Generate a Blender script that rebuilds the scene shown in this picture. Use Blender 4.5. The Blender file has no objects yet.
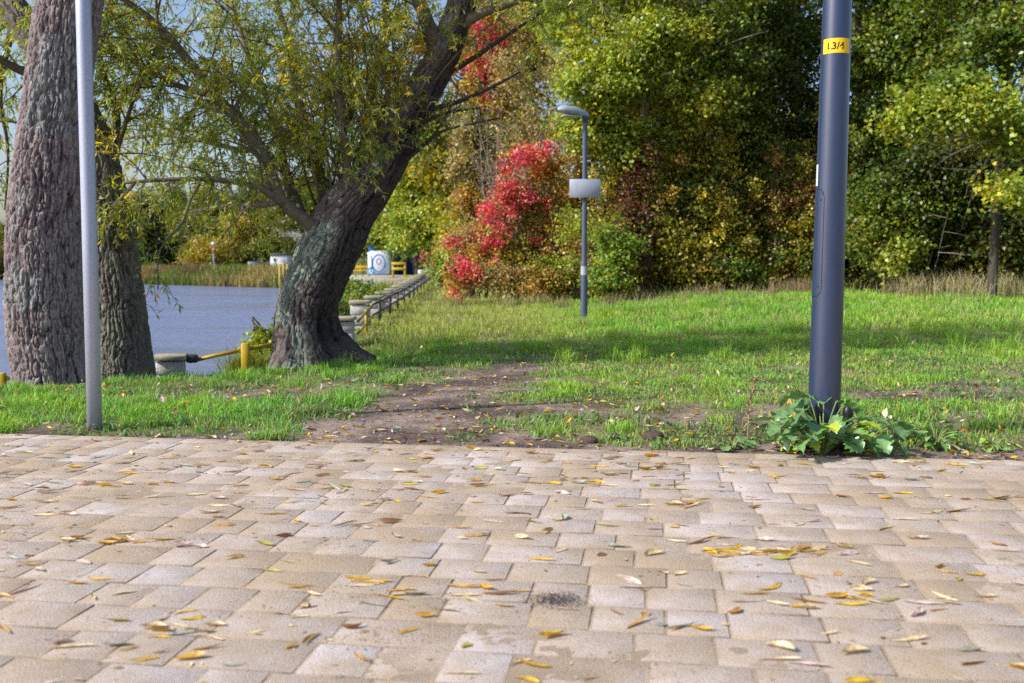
import bpy, math, random
import numpy as np
from mathutils import Vector

rng = np.random.default_rng(7)
random.seed(7)
C = bpy.context.scene.collection
PI = math.pi

# ------------------------------------------------------------------ camera
F = 1000.0
CAMH = 1.0
PITCH = math.atan(75.5 / F)
sc = bpy.context.scene
cam = bpy.data.cameras.new('camera')
cam.sensor_width = 36.0
cam.lens = 36.0 * F / 1024.0
cam.clip_start = 0.05
cam.clip_end = 3000
cam.dof.use_dof = True
cam.dof.focus_distance = 6.2
cam.dof.aperture_fstop = 3.0
camo = bpy.data.objects.new('camera', cam)
C.objects.link(camo)
camo.location = (0, 0, CAMH)
camo.rotation_euler = (PI / 2 - PITCH, 0, 0)
sc.camera = camo

_f = np.array([0, math.cos(PITCH), -math.sin(PITCH)])
_u = np.array([0, math.sin(PITCH), math.cos(PITCH)])


def at(px, py, Y):
    """photo pixel + distance -> a place in the world (used to read places off the photo)"""
    r = _f + np.array([1, 0, 0]) * (px - 512) / F + _u * (341.5 - py) / F
    r = r * (Y / r[1])
    return np.array([r[0], r[1], r[2] + CAMH])


# ------------------------------------------------------------------ noise
def _hash(ix, iy, iz, seed):
    h = (ix * 374761393 + iy * 668265263 + iz * 2147483647 + seed * 974634777) & 0xffffffff
    h = ((h ^ (h >> 13)) * 1274126177) & 0xffffffff
    h = ((h ^ (h >> 16)) * 2246822519) & 0xffffffff
    return ((h ^ (h >> 15)) & 0xffffff) / float(0xffffff)


def vn(x, y, z=0.0, seed=0):
    x, y, z = np.broadcast_arrays(np.asarray(x, float), np.asarray(y, float), np.asarray(z, float))
    ix, iy, iz = (np.floor(v).astype(np.int64) for v in (x, y, z))
    fx, fy, fz = x - ix, y - iy, z - iz
    fx, fy, fz = (v * v * v * (v * (v * 6 - 15) + 10) for v in (fx, fy, fz))
    o = 0
    for dx in (0, 1):
        wx = fx if dx else 1 - fx
        for dy in (0, 1):
            wy = fy if dy else 1 - fy
            for dz in (0, 1):
                wz = fz if dz else 1 - fz
                o = o + wx * wy * wz * _hash(ix + dx, iy + dy, iz + dz, seed)
    return o


def fbm(x, y, z=0.0, seed=0, oct=3):
    a, s, t = 1.0, 0, 0
    x, y, z = np.asarray(x, float), np.asarray(y, float), np.asarray(z, float)
    for i in range(oct):
        s = s + a * vn(x, y, z, seed + i * 17)
        t += a
        a *= 0.5
        x, y, z = x * 2.03, y * 2.03, z * 2.03
    return s / t


def sstep(v, a, b):
    t = np.clip((np.asarray(v, float) - a) / (b - a), 0, 1)
    return t * t * (3 - 2 * t)


def mix(a, b, t):
    return a + (b - a) * t


# ------------------------------------------------------------------ mesh helpers
def tag(o, label=None, cat=None, group=None, kind=None):
    if label: o['label'] = label
    if cat: o['category'] = cat
    if group: o['group'] = group
    if kind: o['kind'] = kind
    return o


def empty(name, loc, label, cat, group=None, rz=0.0):
    o = bpy.data.objects.new(name, None)
    o.empty_display_size = 0.2
    C.objects.link(o)
    o.location = [float(v) for v in loc]
    o.rotation_euler = (0, 0, rz)
    return tag(o, label, cat, group)


def mesh_np(name, verts, faces, mat, col=None, smooth=False):
    """faces: list of int arrays of shape (n,3) / (n,4)"""
    me = bpy.data.meshes.new(name)
    verts = np.ascontiguousarray(verts, dtype=np.float32)
    faces = [np.asarray(f, np.int32) for f in faces if len(f)]
    me.vertices.add(len(verts))
    me.vertices.foreach_set('co', verts.ravel())
    loops = np.concatenate([f.ravel() for f in faces])
    tot = np.concatenate([np.full(len(f), f.shape[1], np.int32) for f in faces])
    start = np.concatenate([[0], np.cumsum(tot)[:-1]]).astype(np.int32)
    me.loops.add(len(loops))
    me.loops.foreach_set('vertex_index', loops)
    me.polygons.add(len(tot))
    me.polygons.foreach_set('loop_start', start)
    me.polygons.foreach_set('loop_total', tot)
    if smooth:
        me.polygons.foreach_set('use_smooth', np.ones(len(tot), bool))
    if col is not None:
        c = np.ones((len(verts), 4), np.float32)
        c[:, :3] = np.clip(col, 0, 1)
        a = me.attributes.new('col', 'FLOAT_COLOR', 'POINT')
        a.data.foreach_set('color', c.ravel())
    me.update(calc_edges=True)
    me.validate()
    if mat: me.materials.append(mat)
    return me


def link(name, me, parent=None, loc=None):
    o = bpy.data.objects.new(name, me)
    C.objects.link(o)
    if parent: 
        o.parent = parent
    if loc is not None: o.location = [float(v) for v in loc]
    return o


class MB:
    """collects shapes into one mesh"""
    def __init__(self):
        self.v, self.f3, self.f4, self.c, self.n = [], [], [], [], 0

    def add(self, v, quads=None, tris=None, col=(.5, .5, .5)):
        v = np.asarray(v, float).reshape(-1, 3)
        self.v.append(v)
        if quads is not None and len(quads): self.f4.append(np.asarray(quads) + self.n)
        if tris is not None and len(tris): self.f3.append(np.asarray(tris) + self.n)
        col = np.asarray(col, float)
        self.c.append(np.broadcast_to(col, (len(v), 3)).copy())
        self.n += len(v)
        return self

    def box(self, c, s, rz=0.0, bev=0.0, col=(.5, .5, .5), taper=1.0):
        """bevelled box; c centre, s full sizes; taper scales the top"""
        hx, hy, hz = s[0] / 2, s[1] / 2, s[2] / 2
        b = min(bev, hx * .9, hy * .9, hz * .9)
        if b <= 0: b = min(hx, hy, hz) * .04
        rings = []
        for z, ins in ((-hz, b), (-hz + b, 0), (hz - b, 0), (hz, b)):
            k = mix(1.0, taper, (z + hz) / (2 * hz))
            x, y = hx * k, hy * k
            rings.append([(-x + b, -y + ins, z), (x - b, -y + ins, z), (x - ins, -y + b, z), (x - ins, y - b, z),
                          (x - b, y - ins, z), (-x + b, y - ins, z), (-x + ins, y - b, z), (-x + ins, -y + b, z)])
        v = np.array(rings, float).reshape(-1, 3)
        ca, sa = math.cos(rz), math.sin(rz)
        v = np.stack([v[:, 0] * ca - v[:, 1] * sa, v[:, 0] * sa + v[:, 1] * ca, v[:, 2]], 1) + np.asarray(c, float)
        q = []
        for r in range(3):
            for i in range(8):
                j = (i + 1) % 8
                q.append((r * 8 + i, r * 8 + j, r * 8 + 8 + j, r * 8 + 8 + i))
        for base, flip in ((0, True), (24, False)):
            for a in ((0, 1, 4, 5), (1, 2, 3, 4), (5, 6, 7, 0)):
                a = [base + k for k in a]
                q.append(a[::-1] if flip else a)
        return self.add(v, q, None, col)

    def tube(self, pts, rad, n=8, col=(.5, .5, .5), caps=True):
        v, q = tube_np(pts, rad, n)
        m = len(v) // n
        t = []
        if caps:
            v = np.vstack([v, v[:n].mean(0), v[-n:].mean(0)])
            for i in range(n):
                j = (i + 1) % n
                t.append((m * n, j, i))
                t.append((m * n + 1, (m - 1) * n + i, (m - 1) * n + j))
        return self.add(v, q, t, col)

    def build(self, name, mat, parent=None, smooth=False):
        f = []
        if self.f4: f.append(np.vstack(self.f4))
        if self.f3: f.append(np.vstack(self.f3))
        return link(name, mesh_np(name, np.vstack(self.v), f, mat, np.vstack(self.c), smooth), parent)


def resample(pts, step=None, n=None):
    """Catmull-Rom through pts (any columns)"""
    p = np.asarray(pts, float)
    if len(p) == 2 and n is None and step is None: return p
    P = np.vstack([2 * p[0] - p[1], p, 2 * p[-1] - p[-2]])
    seg = np.linalg.norm(np.diff(p[:, :3], axis=0), axis=1)
    out = []
    for i in range(len(p) - 1):
        k = max(1, int(round(seg[i] / step))) if step else n
        t = np.linspace(0, 1, k, endpoint=False)[:, None]
        a, b, c, d = P[i], P[i + 1], P[i + 2], P[i + 3]
        out.append(.5 * ((2 * b) + (c - a) * t + (2 * a - 5 * b + 4 * c - d) * t ** 2 + (3 * b - a - 3 * c + d) * t ** 3))
    out.append(p[-1:])
    return np.vstack(out)


def frames(p):
    t = np.gradient(p, axis=0)
    t /= np.linalg.norm(t, axis=1)[:, None] + 1e-9
    ref = np.array([1.0, 0, 0]) if abs(t[:, 0].mean()) < .8 else np.array([0, 0, 1.0])
    a = ref - t * (t @ ref)[:, None]
    a /= np.linalg.norm(a, axis=1)[:, None] + 1e-9
    b = np.cross(t, a)
    return t, a, b


def tube_np(pts, rad, n=8):
    p = np.asarray(pts, float)
    rad = np.broadcast_to(np.asarray(rad, float), (len(p),))
    t, a, b = frames(p)
    th = np.linspace(0, 2 * PI, n, endpoint=False)
    v = p[:, None, :] + rad[:, None, None] * (a[:, None, :] * np.cos(th)[None, :, None] + b[:, None, :] * np.sin(th)[None, :, None])
    return v.reshape(-1, 3), grid_quads(len(p), n, True)


def grid_quads(m, n, wrap):
    i = np.arange(m - 1)[:, None]
    j = np.arange(n if wrap else n - 1)[None, :]
    k = (j + 1) % n
    return np.stack([i * n + j, i * n + k, (i + 1) * n + k, (i + 1) * n + j], -1).reshape(-1, 4)


# ------------------------------------------------------------------ materials
def mat_new(name):
    m = bpy.data.materials.new(name)
    m.use_nodes = True
    nt = m.node_tree
    nt.nodes.clear()
    out = nt.nodes.new('ShaderNodeOutputMaterial')
    return m, nt, out


def N(nt, t, **kw):
    n = nt.nodes.new('ShaderNode' + t)
    for k, v in kw.items():
        if k in n.inputs.keys(): n.inputs[k].default_value = v
        else: setattr(n, k, v)
    return n


def leaf_mat(name, trans=.35, gloss=.04, rough=.45):
    m, nt, out = mat_new(name)
    L = nt.links.new
    at_ = N(nt, 'Attribute', attribute_name='col')
    d = N(nt, 'BsdfDiffuse')
    t = N(nt, 'BsdfTranslucent')
    hs = N(nt, 'HueSaturation', Hue=.485, Saturation=1.15, Value=1.25)
    L(at_.outputs['Color'], hs.inputs['Color'])
    L(at_.outputs['Color'], d.inputs['Color'])
    L(hs.outputs['Color'], t.inputs['Color'])
    mx = N(nt, 'MixShader')
    mx.inputs[0].default_value = trans
    L(d.outputs[0], mx.inputs[1]); L(t.outputs[0], mx.inputs[2])
    g = N(nt, 'BsdfGlossy', Roughness=rough)
    mx2 = N(nt, 'MixShader')
    mx2.inputs[0].default_value = gloss
    L(mx.outputs[0], mx2.inputs[1]); L(g.outputs[0], mx2.inputs[2])
    L(mx2.outputs[0], out.inputs[0])
    return m


def attr_mat(name, rough=.8, bump=0.0, bscale=60.0, spec=.3, vary=.25, vscale=12.0, metallic=0.0):
    """attribute colour x noise, with a bump"""
    m, nt, out = mat_new(name)
    L = nt.links.new
    at_ = N(nt, 'Attribute', attribute_name='col')
    tc = N(nt, 'TexCoord')
    nz = N(nt, 'TexNoise', Scale=vscale, Detail=6.0, Roughness=.65)
    L(tc.outputs['Object'], nz.inputs['Vector'])
    mr = N(nt, 'MapRange')
    mr.inputs[1].default_value = .3; mr.inputs[2].default_value = .7
    mr.inputs[3].default_value = 1 - vary; mr.inputs[4].default_value = 1 + vary
    L(nz.outputs['Fac'], mr.inputs[0])
    mul = N(nt, 'VectorMath', operation='SCALE')
    L(at_.outputs['Color'], mul.inputs[0]); L(mr.outputs[0], mul.inputs['Scale'])
    p = N(nt, 'BsdfPrincipled', Roughness=rough, Metallic=metallic)
    p.inputs['Specular IOR Level'].default_value = spec
    L(mul.outputs[0], p.inputs['Base Color'])
    if bump > 0:
        n2 = N(nt, 'TexNoise', Scale=bscale, Detail=8.0, Roughness=.7)
        L(tc.outputs['Object'], n2.inputs['Vector'])
        b = N(nt, 'Bump', Strength=bump, Distance=.02)
        L(n2.outputs['Fac'], b.inputs['Height'])
        L(b.outputs[0], p.inputs['Normal'])
    L(p.outputs[0], out.inputs[0])
    return m


M = {}
M['leaf'] = leaf_mat('leaf', .42, .035, .4)
M['willow'] = leaf_mat('willow_leaf', .52, .05, .4)
M['grass'] = leaf_mat('grass_blade', .3, .03, .5)
M['dryleaf'] = leaf_mat('dry_leaf', .18, .05, .45)
M['bark'] = attr_mat('bark', .9, .9, 70, .15, .42, 34)
M['twig'] = attr_mat('twig_bark', .85, .2, 60, .2, .3, 20)
M['ground'] = attr_mat('soil', .95, .9, 28, .1, .35, 9)
M['sand'] = attr_mat('sand', .95, .5, 160, .1, .22, 120)
M['stone'] = attr_mat('granite', .85, .4, 40, .2, .3, 14)
M['paint'] = attr_mat('painted_metal', .45, .05, 30, .45, .12, 8)
M['label'] = attr_mat('sticker', .5, .0, 30, .3, .05, 8)
M['print'] = attr_mat('print', .6, .0, 30, .3, .02, 8)
M['rubber'] = attr_mat('black_plastic', .4, .0, 30, .4, .1, 8)


def mat_dark_pole():
    m, nt, out = mat_new('navy_coating')
    L = nt.links.new
    tc = N(nt, 'TexCoord')
    nz = N(nt, 'TexNoise', Scale=5.0, Detail=5.0, Roughness=.6)
    mp = N(nt, 'Mapping'); mp.inputs['Scale'].default_value = (6, 6, 1)
    L(tc.outputs['Object'], mp.inputs[0]); L(mp.outputs[0], nz.inputs['Vector'])
    cr = N(nt, 'ValToRGB')
    cr.color_ramp.elements[0].position = .3; cr.color_ramp.elements[0].color = (.012, .026, .068, 1)
    cr.color_ramp.elements[1].position = .75; cr.color_ramp.elements[1].color = (.019, .037, .088, 1)
    L(nz.outputs['Fac'], cr.inputs[0])
    # dust and scuffs
    n3 = N(nt, 'TexNoise', Scale=160.0, Detail=3.0)
    L(tc.outputs['Object'], n3.inputs['Vector'])
    c3 = N(nt, 'ValToRGB')
    c3.color_ramp.elements[0].position = .70; c3.color_ramp.elements[0].color = (0, 0, 0, 1)
    c3.color_ramp.elements[1].position = .76; c3.color_ramp.elements[1].color = (.55, .55, .55, 1)
    L(n3.outputs['Fac'], c3.inputs[0])
    mx = N(nt, 'MixRGB'); mx.inputs[2].default_value = (.2, .2, .26, 1)
    L(c3.outputs[0], mx.inputs[0]); L(cr.outputs[0], mx.inputs[1])
    p = N(nt, 'BsdfPrincipled', Roughness=.33)
    p.inputs['Specular IOR Level'].default_value = 1.0
    L(mx.outputs[0], p.inputs['Base Color'])
    n2 = N(nt, 'TexNoise', Scale=220.0, Detail=3.0)
    L(tc.outputs['Object'], n2.inputs['Vector'])
    b = N(nt, 'Bump', Strength=.06, Distance=.01)
    L(n2.outputs['Fac'], b.inputs['Height']); L(b.outputs[0], p.inputs['Normal'])
    L(p.outputs[0], out.inputs[0])
    return m


def mat_zinc():
    m, nt, out = mat_new('galvanised_steel')
    L = nt.links.new
    tc = N(nt, 'TexCoord')
    vo = N(nt, 'TexNoise', Scale=70.0, Detail=4.0, Roughness=.7)
    L(tc.outputs['Object'], vo.inputs['Vector'])
    cr = N(nt, 'ValToRGB')
    cr.color_ramp.elements[0].position = .3; cr.color_ramp.elements[0].color = (.34, .38, .47, 1)
    cr.color_ramp.elements[1].position = .7; cr.color_ramp.elements[1].color = (.45, .49, .59, 1)
    L(vo.outputs['Fac'], cr.inputs[0])
    n2 = N(nt, 'TexNoise', Scale=16.0, Detail=5.0)
    L(tc.outputs['Object'], n2.inputs['Vector'])
    c2 = N(nt, 'ValToRGB')
    c2.color_ramp.elements[0].position = .74; c2.color_ramp.elements[0].color = (0, 0, 0, 1)
    c2.color_ramp.elements[1].position = .78; c2.color_ramp.elements[1].color = (.6, .6, .6, 1)
    L(n2.outputs['Fac'], c2.inputs[0])
    mx = N(nt, 'MixRGB'); mx.inputs[2].default_value = (.22, .13, .09, 1)
    L(c2.outputs[0], mx.inputs[0]); L(cr.outputs[0], mx.inputs[1])
    p = N(nt, 'BsdfPrincipled', Roughness=.5, Metallic=.35)
    L(mx.outputs[0], p.inputs['Base Color'])
    L(p.outputs[0], out.inputs[0])
    return m


def mat_water():
    m, nt, out = mat_new('lake_water')
    L = nt.links.new
    tc = N(nt, 'TexCoord')
    mp = N(nt, 'Mapping'); mp.inputs['Scale'].default_value = (1.0, 1.6, 1)
    L(tc.outputs['Object'], mp.inputs[0])
    n1 = N(nt, 'TexNoise', Scale=.9, Detail=8.0, Roughness=.72)
    L(mp.outputs[0], n1.inputs['Vector'])
    b = N(nt, 'Bump', Strength=1.0, Distance=.22)
    L(n1.outputs['Fac'], b.inputs['Height'])
    p = N(nt, 'BsdfPrincipled', Roughness=.2)
    p.inputs['Base Color'].default_value = (.20, .23, .34, 1)
    p.inputs['IOR'].default_value = 1.33
    L(b.outputs[0], p.inputs['Normal'])
    mp2 = N(nt, 'Mapping'); mp2.inputs['Scale'].default_value = (.12, .55, 1)
    L(tc.outputs['Object'], mp2.inputs[0])
    n5 = N(nt, 'TexNoise', Scale=1.0, Detail=6.0, Roughness=.65)
    L(mp2.outputs[0], n5.inputs['Vector'])
    rr_ = N(nt, 'MapRange'); rr_.inputs[1].default_value = .35; rr_.inputs[2].default_value = .65; rr_.inputs[3].default_value = .06; rr_.inputs[4].default_value = .42
    L(n5.outputs['Fac'], rr_.inputs[0]); L(rr_.outputs[0], p.inputs['Roughness'])
    sr_ = N(nt, 'MapRange'); sr_.inputs[1].default_value = .35; sr_.inputs[2].default_value = .65; sr_.inputs[3].default_value = .25; sr_.inputs[4].default_value = 1.0
    L(n5.outputs['Fac'], sr_.inputs[0]); L(sr_.outputs[0], b.inputs['Strength'])
    L(p.outputs[0], out.inputs[0])
    return m


def mat_paver():
    m, nt, out = mat_new('concrete_pavers')
    L = nt.links.new
    tc = N(nt, 'TexCoord')
    at_ = N(nt, 'Attribute', attribute_name='col')
    # grain of the concrete
    g = N(nt, 'TexNoise', Scale=130.0, Detail=4.0, Roughness=.7)
    L(tc.outputs['Object'], g.inputs['Vector'])
    gm = N(nt, 'MapRange'); gm.inputs[1].default_value = .3; gm.inputs[2].default_value = .7
    gm.inputs[3].default_value = .74; gm.inputs[4].default_value = 1.22
    L(g.outputs['Fac'], gm.inputs[0])
    bl = N(nt, 'TexNoise', Scale=7.0, Detail=5.0, Roughness=.6)
    L(tc.outputs['Object'], bl.inputs['Vector'])
    bm = N(nt, 'MapRange'); bm.inputs[1].default_value = .3; bm.inputs[2].default_value = .7
    bm.inputs[3].default_value = .88; bm.inputs[4].default_value = 1.08
    L(bl.outputs['Fac'], bm.inputs[0])
    s1 = N(nt, 'VectorMath', operation='SCALE'); L(at_.outputs['Color'], s1.inputs[0]); L(gm.outputs[0], s1.inputs['Scale'])
    s2 = N(nt, 'VectorMath', operation='SCALE'); L(s1.outputs[0], s2.inputs[0]); L(bm.outputs[0], s2.inputs['Scale'])
    # sand drifted over the surface
    a = N(nt, 'TexNoise', Scale=1.7, Detail=7.0, Roughness=.68)
    L(tc.outputs['Object'], a.inputs['Vector'])
    a2 = N(nt, 'TexNoise', Scale=11.0, Detail=5.0, Roughness=.6)
    L(tc.outputs['Object'], a2.inputs['Vector'])
    ad = N(nt, 'Math', operation='MULTIPLY_ADD'); ad.inputs[1].default_value = .35
    L(a2.outputs['Fac'], ad.inputs[0]); L(a.outputs['Fac'], ad.inputs[2])
    ed = N(nt, 'Math', operation='MULTIPLY_ADD'); ed.inputs[1].default_value = .2
    L(at_.outputs['Alpha'], ed.inputs[0]); L(ad.outputs[0], ed.inputs[2])
    cr = N(nt, 'ValToRGB')
    cr.color_ramp.elements[0].position = .50; cr.color_ramp.elements[0].color = (.10, .10, .10, 1)
    cr.color_ramp.elements[1].position = .78; cr.color_ramp.elements[1].color = (.92, .92, .92, 1)
    L(ed.outputs[0], cr.inputs[0])
    sg = N(nt, 'TexNoise', Scale=240.0, Detail=3.0, Roughness=.7)
    L(tc.outputs['Object'], sg.inputs['Vector'])
    sr = N(nt, 'ValToRGB')
    sr.color_ramp.elements[0].position = .3; sr.color_ramp.elements[0].color = (.34, .25, .155, 1)
    sr.color_ramp.elements[1].position = .7; sr.color_ramp.elements[1].color = (.55, .42, .275, 1)
    L(sg.outputs['Fac'], sr.inputs[0])
    mx = N(nt, 'MixRGB'); L(cr.outputs[0], mx.inputs[0]); L(s2.outputs[0], mx.inputs[1]); L(sr.outputs[0], mx.inputs[2])
    # dark organic crumbs
    k = N(nt, 'TexNoise', Scale=46.0, Detail=4.0, Roughness=.75)
    L(tc.outputs['Object'], k.inputs['Vector'])
    k2 = N(nt, 'TexNoise', Scale=2.3, Detail=2.0)
    L(tc.outputs['Object'], k2.inputs['Vector'])
    km = N(nt, 'Math', operation='MULTIPLY_ADD'); km.inputs[1].default_value = .35
    L(k2.outputs['Fac'], km.inputs[0]); L(k.outputs['Fac'], km.inputs[2])
    kr = N(nt, 'ValToRGB')
    kr.color_ramp.elements[0].position = .80; kr.color_ramp.elements[0].color = (0, 0, 0, 1)
    kr.color_ramp.elements[1].position = .87; kr.color_ramp.elements[1].color = (.8, .8, .8, 1)
    L(km.outputs[0], kr.inputs[0])
    mx2 = N(nt, 'MixRGB'); mx2.inputs[2].default_value = (.12, .075, .045, 1)
    L(kr.outputs[0], mx2.inputs[0]); L(mx.outputs[0], mx2.inputs[1])
    p = N(nt, 'BsdfPrincipled', Roughness=.92)
    p.inputs['Specular IOR Level'].default_value = .15
    L(mx2.outputs[0], p.inputs['Base Color'])
    hs = N(nt, 'Math', operation='MULTIPLY_ADD'); hs.inputs[1].default_value = .6
    L(g.outputs['Fac'], hs.inputs[0]); L(ed.outputs[0], hs.inputs[2])
    b = N(nt, 'Bump', Strength=.8, Distance=.010)
    L(hs.outputs[0], b.inputs['Height']); L(b.outputs[0], p.inputs['Normal'])
    L(p.outputs[0], out.inputs[0])
    return m


M['navy'] = mat_dark_pole()
M['zinc'] = mat_zinc()
M['water'] = mat_water()
M['paver'] = mat_paver()

# ------------------------------------------------------------------ world and sun
SUN_EL = math.radians(36)
HX, HY = .93, .37                      # horizontal direction the sunlight travels
w = bpy.data.worlds.new('World')
sc.world = w
w.use_nodes = True
nt = w.node_tree
bg = nt.nodes['Background']
sky = nt.nodes.new('ShaderNodeTexSky')
sky.sky_type = 'NISHITA'
sky.sun_disc = False
sky.sun_elevation = SUN_EL
sky.sun_rotation = math.atan2(-HX, -HY)
sky.air_density = 1.25
sky.dust_density = 2.2
sky.ozone_density = 3.0
tint = nt.nodes.new('ShaderNodeVectorMath')
tint.operation = 'MULTIPLY'
tint.inputs[1].default_value = (1.17, 1.14, 1.27)      # lifts the sky's light and turns it lavender
nt.links.new(sky.outputs[0], tint.inputs[0])
nt.links.new(tint.outputs[0], bg.inputs['Color'])
bg.inputs['Strength'].default_value = .15
sun = bpy.data.lights.new('sun', 'SUN')
sun.energy = 5.0
sun.angle = math.radians(.5)
sun.color = (1.0, .97, .925)
suno = bpy.data.objects.new('sun', sun)
C.objects.link(suno)
suno.location = (-10, -8, 12)
dv = Vector((HX * math.cos(SUN_EL), HY * math.cos(SUN_EL), -math.sin(SUN_EL)))
suno.rotation_euler = dv.to_track_quat('-Z', 'Y').to_euler()

sc.view_settings.view_transform = 'Standard'
sc.view_settings.look = 'None'
sc.view_settings.exposure = 0
cy = sc.cycles
cy.max_bounces = 8
cy.diffuse_bounces = 3
cy.glossy_bounces = 2
cy.transmission_bounces = 4
cy.transparent_max_bounces = 4
cy.sample_clamp_direct = 4.0
cy.sample_clamp_indirect = 3.0
cy.caustics_reflective = False
cy.caustics_refractive = False
try:
    cy.use_denoising = False
    cy.denoiser = 'OPENIMAGEDENOISE'
    cy.denoising_prefilter = 'ACCURATE'
except Exception:
    pass

# ------------------------------------------------------------------ terrain
EA = math.radians(-8.27)
EU = np.array([math.cos(EA), math.sin(EA)])          # along the paving edge
EN = np.array([-math.sin(EA), math.cos(EA)])         # towards the lawn
E0 = np.array([0.0, 5.48])
LAKE = np.array([(-700, 3), (-40, 6.6), (-7, 9.4), (-4.6, 10.2), (-3.1, 11.6), (-3.3, 14), (-4.0, 26), (-5.2, 46), (-7.5, 54),
                 (-17, 74), (-40, 96), (-70, 132), (-200, 200), (-700, 330)], float)
WATER_Z = -.62


def edge_d(x, y):
    return x * EN[0] + (y - E0[1]) * EN[1]


def seg_dist(x, y, P, closed=True):
    d = np.full(np.shape(x), 1e9)
    n = len(P)
    for i in range(n if closed else n - 1):
        a, b = P[i], P[(i + 1) % n]
        ab = b - a
        t = np.clip(((x - a[0]) * ab[0] + (y - a[1]) * ab[1]) / (ab @ ab), 0, 1)
        d = np.minimum(d, np.hypot(x - a[0] - t * ab[0], y - a[1] - t * ab[1]))
    return d


def lake_sd(x, y):
    """negative inside the lake"""
    x, y = np.asarray(x, float), np.asarray(y, float)
    d = seg_dist(x, y, LAKE)
    ins = np.zeros(x.shape, bool)
    n = len(LAKE)
    for i in range(n):
        a, b = LAKE[i], LAKE[(i + 1) % n]
        c = (a[1] > y) != (b[1] > y)
        with np.errstate(divide='ignore', invalid='ignore'):
            ins ^= c & (x < (b[0] - a[0]) * (y - a[1]) / (b[1] - a[1] + 1e-12) + a[0])
    return np.where(ins, -d, d)


def H(x, y):
    x, y = np.asarray(x, float), np.asarray(y, float)
    k = sstep(x, -2.5, 5)
    h = .46 * sstep(y, mix(14, 8.5, k), mix(60, 25, k))
    h = h + .9 * sstep(y, 30, 60) * sstep(x, 2, 30)
    e = edge_d(x, y)
    h = h + .025 * sstep(e, .1, 1.2) * (fbm(x * .8, y * .8, 0, 3) + .2)
    h = h + .02 * (fbm(x * 5, y * 5, 0, 5) - .5) * sstep(e, .02, .2)
    sd = lake_sd(x, y)
    far = sstep(y, 60, 70)
    h = h - .25 * (1 - sstep(sd, .5, 2.6)) * (1 - sstep(y, 12, 16))
    h = mix(h, .15, far * sstep(-x, 4, 12))
    h = mix(-1.5, h, sstep(sd, -1.0, mix(.45, 2.0, far)))
    return np.where(e < .01, np.where(y < 20, -.022, h), h)


PATH = np.array([(-.85, 5.2), (-.70, 6.1), (-.55, 7.3), (-.33, 8.4), (0.0, 9.6), (.14, 11), (-.1, 13), (-.9, 17), (-1.9, 25), (-2.5, 35), (-3.1, 48)], float)


def lawn(x, y):
    """grass density 0..1"""
    x, y = np.asarray(x, float), np.asarray(y, float)
    e = edge_d(x, y)
    n1 = fbm(x * 1.3, y * 1.3, 0, 11)
    n2 = fbm(x * 3.2, y * 3.2, 0, 13)
    n3 = fbm(x * .5, y * .5, 0, 19)
    pd = seg_dist(x, y, PATH, False)
    pw = mix(.40, .15, sstep(y, 6.0, 10.0))
    d = sstep(pd + (n2 - .5) * .55, pw * .75, pw * 1.5 + .25)
    d = mix(d, np.maximum(d, .7), sstep(y, 9.4, 11.5))
    # bare soil along the paving edge
    mid = sstep(x, -2.1, -1.3) * (1 - sstep(x, .2, .8))
    rgt = sstep(x, .7, 1.5)
    strip = mix(mix(.02, .34, mid), .24, rgt)
    d = d * sstep(e + (n2 - .5) * strip * 1.6, strip * .6, strip * 1.25 + .04)
    # worn band below the trees on the left
    band = np.exp(-((y - 8.1 - .15 * x) / .42) ** 2) * sstep(-x, .3, .9) * (1 - sstep(-x, 2.6, 3.4))
    d = d * (1 - .8 * np.clip(band * 1.5, 0, 1) * sstep(n2, .32, .46))
    d = d * mix(1, sstep(n2, .30, .50), .4 * (1 - sstep(y, 9.3, 10.5)))
    # worn patches near the dark post
    d = d * (1 - .5 * sstep(x, 1.9, 2.5) * (1 - sstep(e, .6, 1.5)) * sstep(n1, .45, .58))
    d = d * mix(1, sstep(n1, .22, .46), .8 - sstep(y, 8, 11) * .65)
    sd = lake_sd(x, y)
    return d * sstep(sd, -.3, .3)


def axis(*segs):
    out = []
    for a, b, s in segs:
        out.append(np.arange(a, b - 1e-6, s))
    return np.concatenate(out + [[segs[-1][1]]])


xs = axis((-900, -200, 70), (-200, -60, 7), (-60, -9, 1.2), (-9, 13, .13), (13, 40, 1.2), (40, 200, 8), (200, 900, 70))
ys = axis((-300, -20, 40), (-20, 4.6, 2.0), (4.6, 13, .12), (13, 30, .3), (30, 150, 1.5), (150, 400, 12), (400, 1500, 100))
gx, gy = np.meshgrid(xs, ys)
gz = H(gx, gy)
gd = lawn(gx, gy)
n1 = fbm(gx * 4, gy * 4, 0, 23)[..., None]
soil = mix(np.array([.125, .092, .078]), np.array([.33, .25, .20]), sstep(n1, .3, .7))
turf = mix(np.array([.09, .13, .03]), np.array([.22, .22, .07]), sstep(n1, .3, .75))
gcol = mix(soil, turf, gd[..., None] * .8)
far = sstep(gy, 40, 60)[..., None]
gcol = mix(gcol, np.array([.10, .12, .04]) * np.ones_like(gcol), far)
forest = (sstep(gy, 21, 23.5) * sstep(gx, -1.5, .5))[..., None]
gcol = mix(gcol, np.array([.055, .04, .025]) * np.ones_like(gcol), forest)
gv = np.stack([gx, gy, gz], -1).reshape(-1, 3)
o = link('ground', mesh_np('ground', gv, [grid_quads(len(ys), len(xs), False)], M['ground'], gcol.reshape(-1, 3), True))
tag(o, kind='structure')

mb = MB()
mb.add([(-900, -5, WATER_Z), (30, -5, WATER_Z), (30, 400, WATER_Z), (-900, 400, WATER_Z)], [(0, 1, 2, 3)])
tag(mb.build('lake_water', M['water']), kind='structure')

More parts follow.
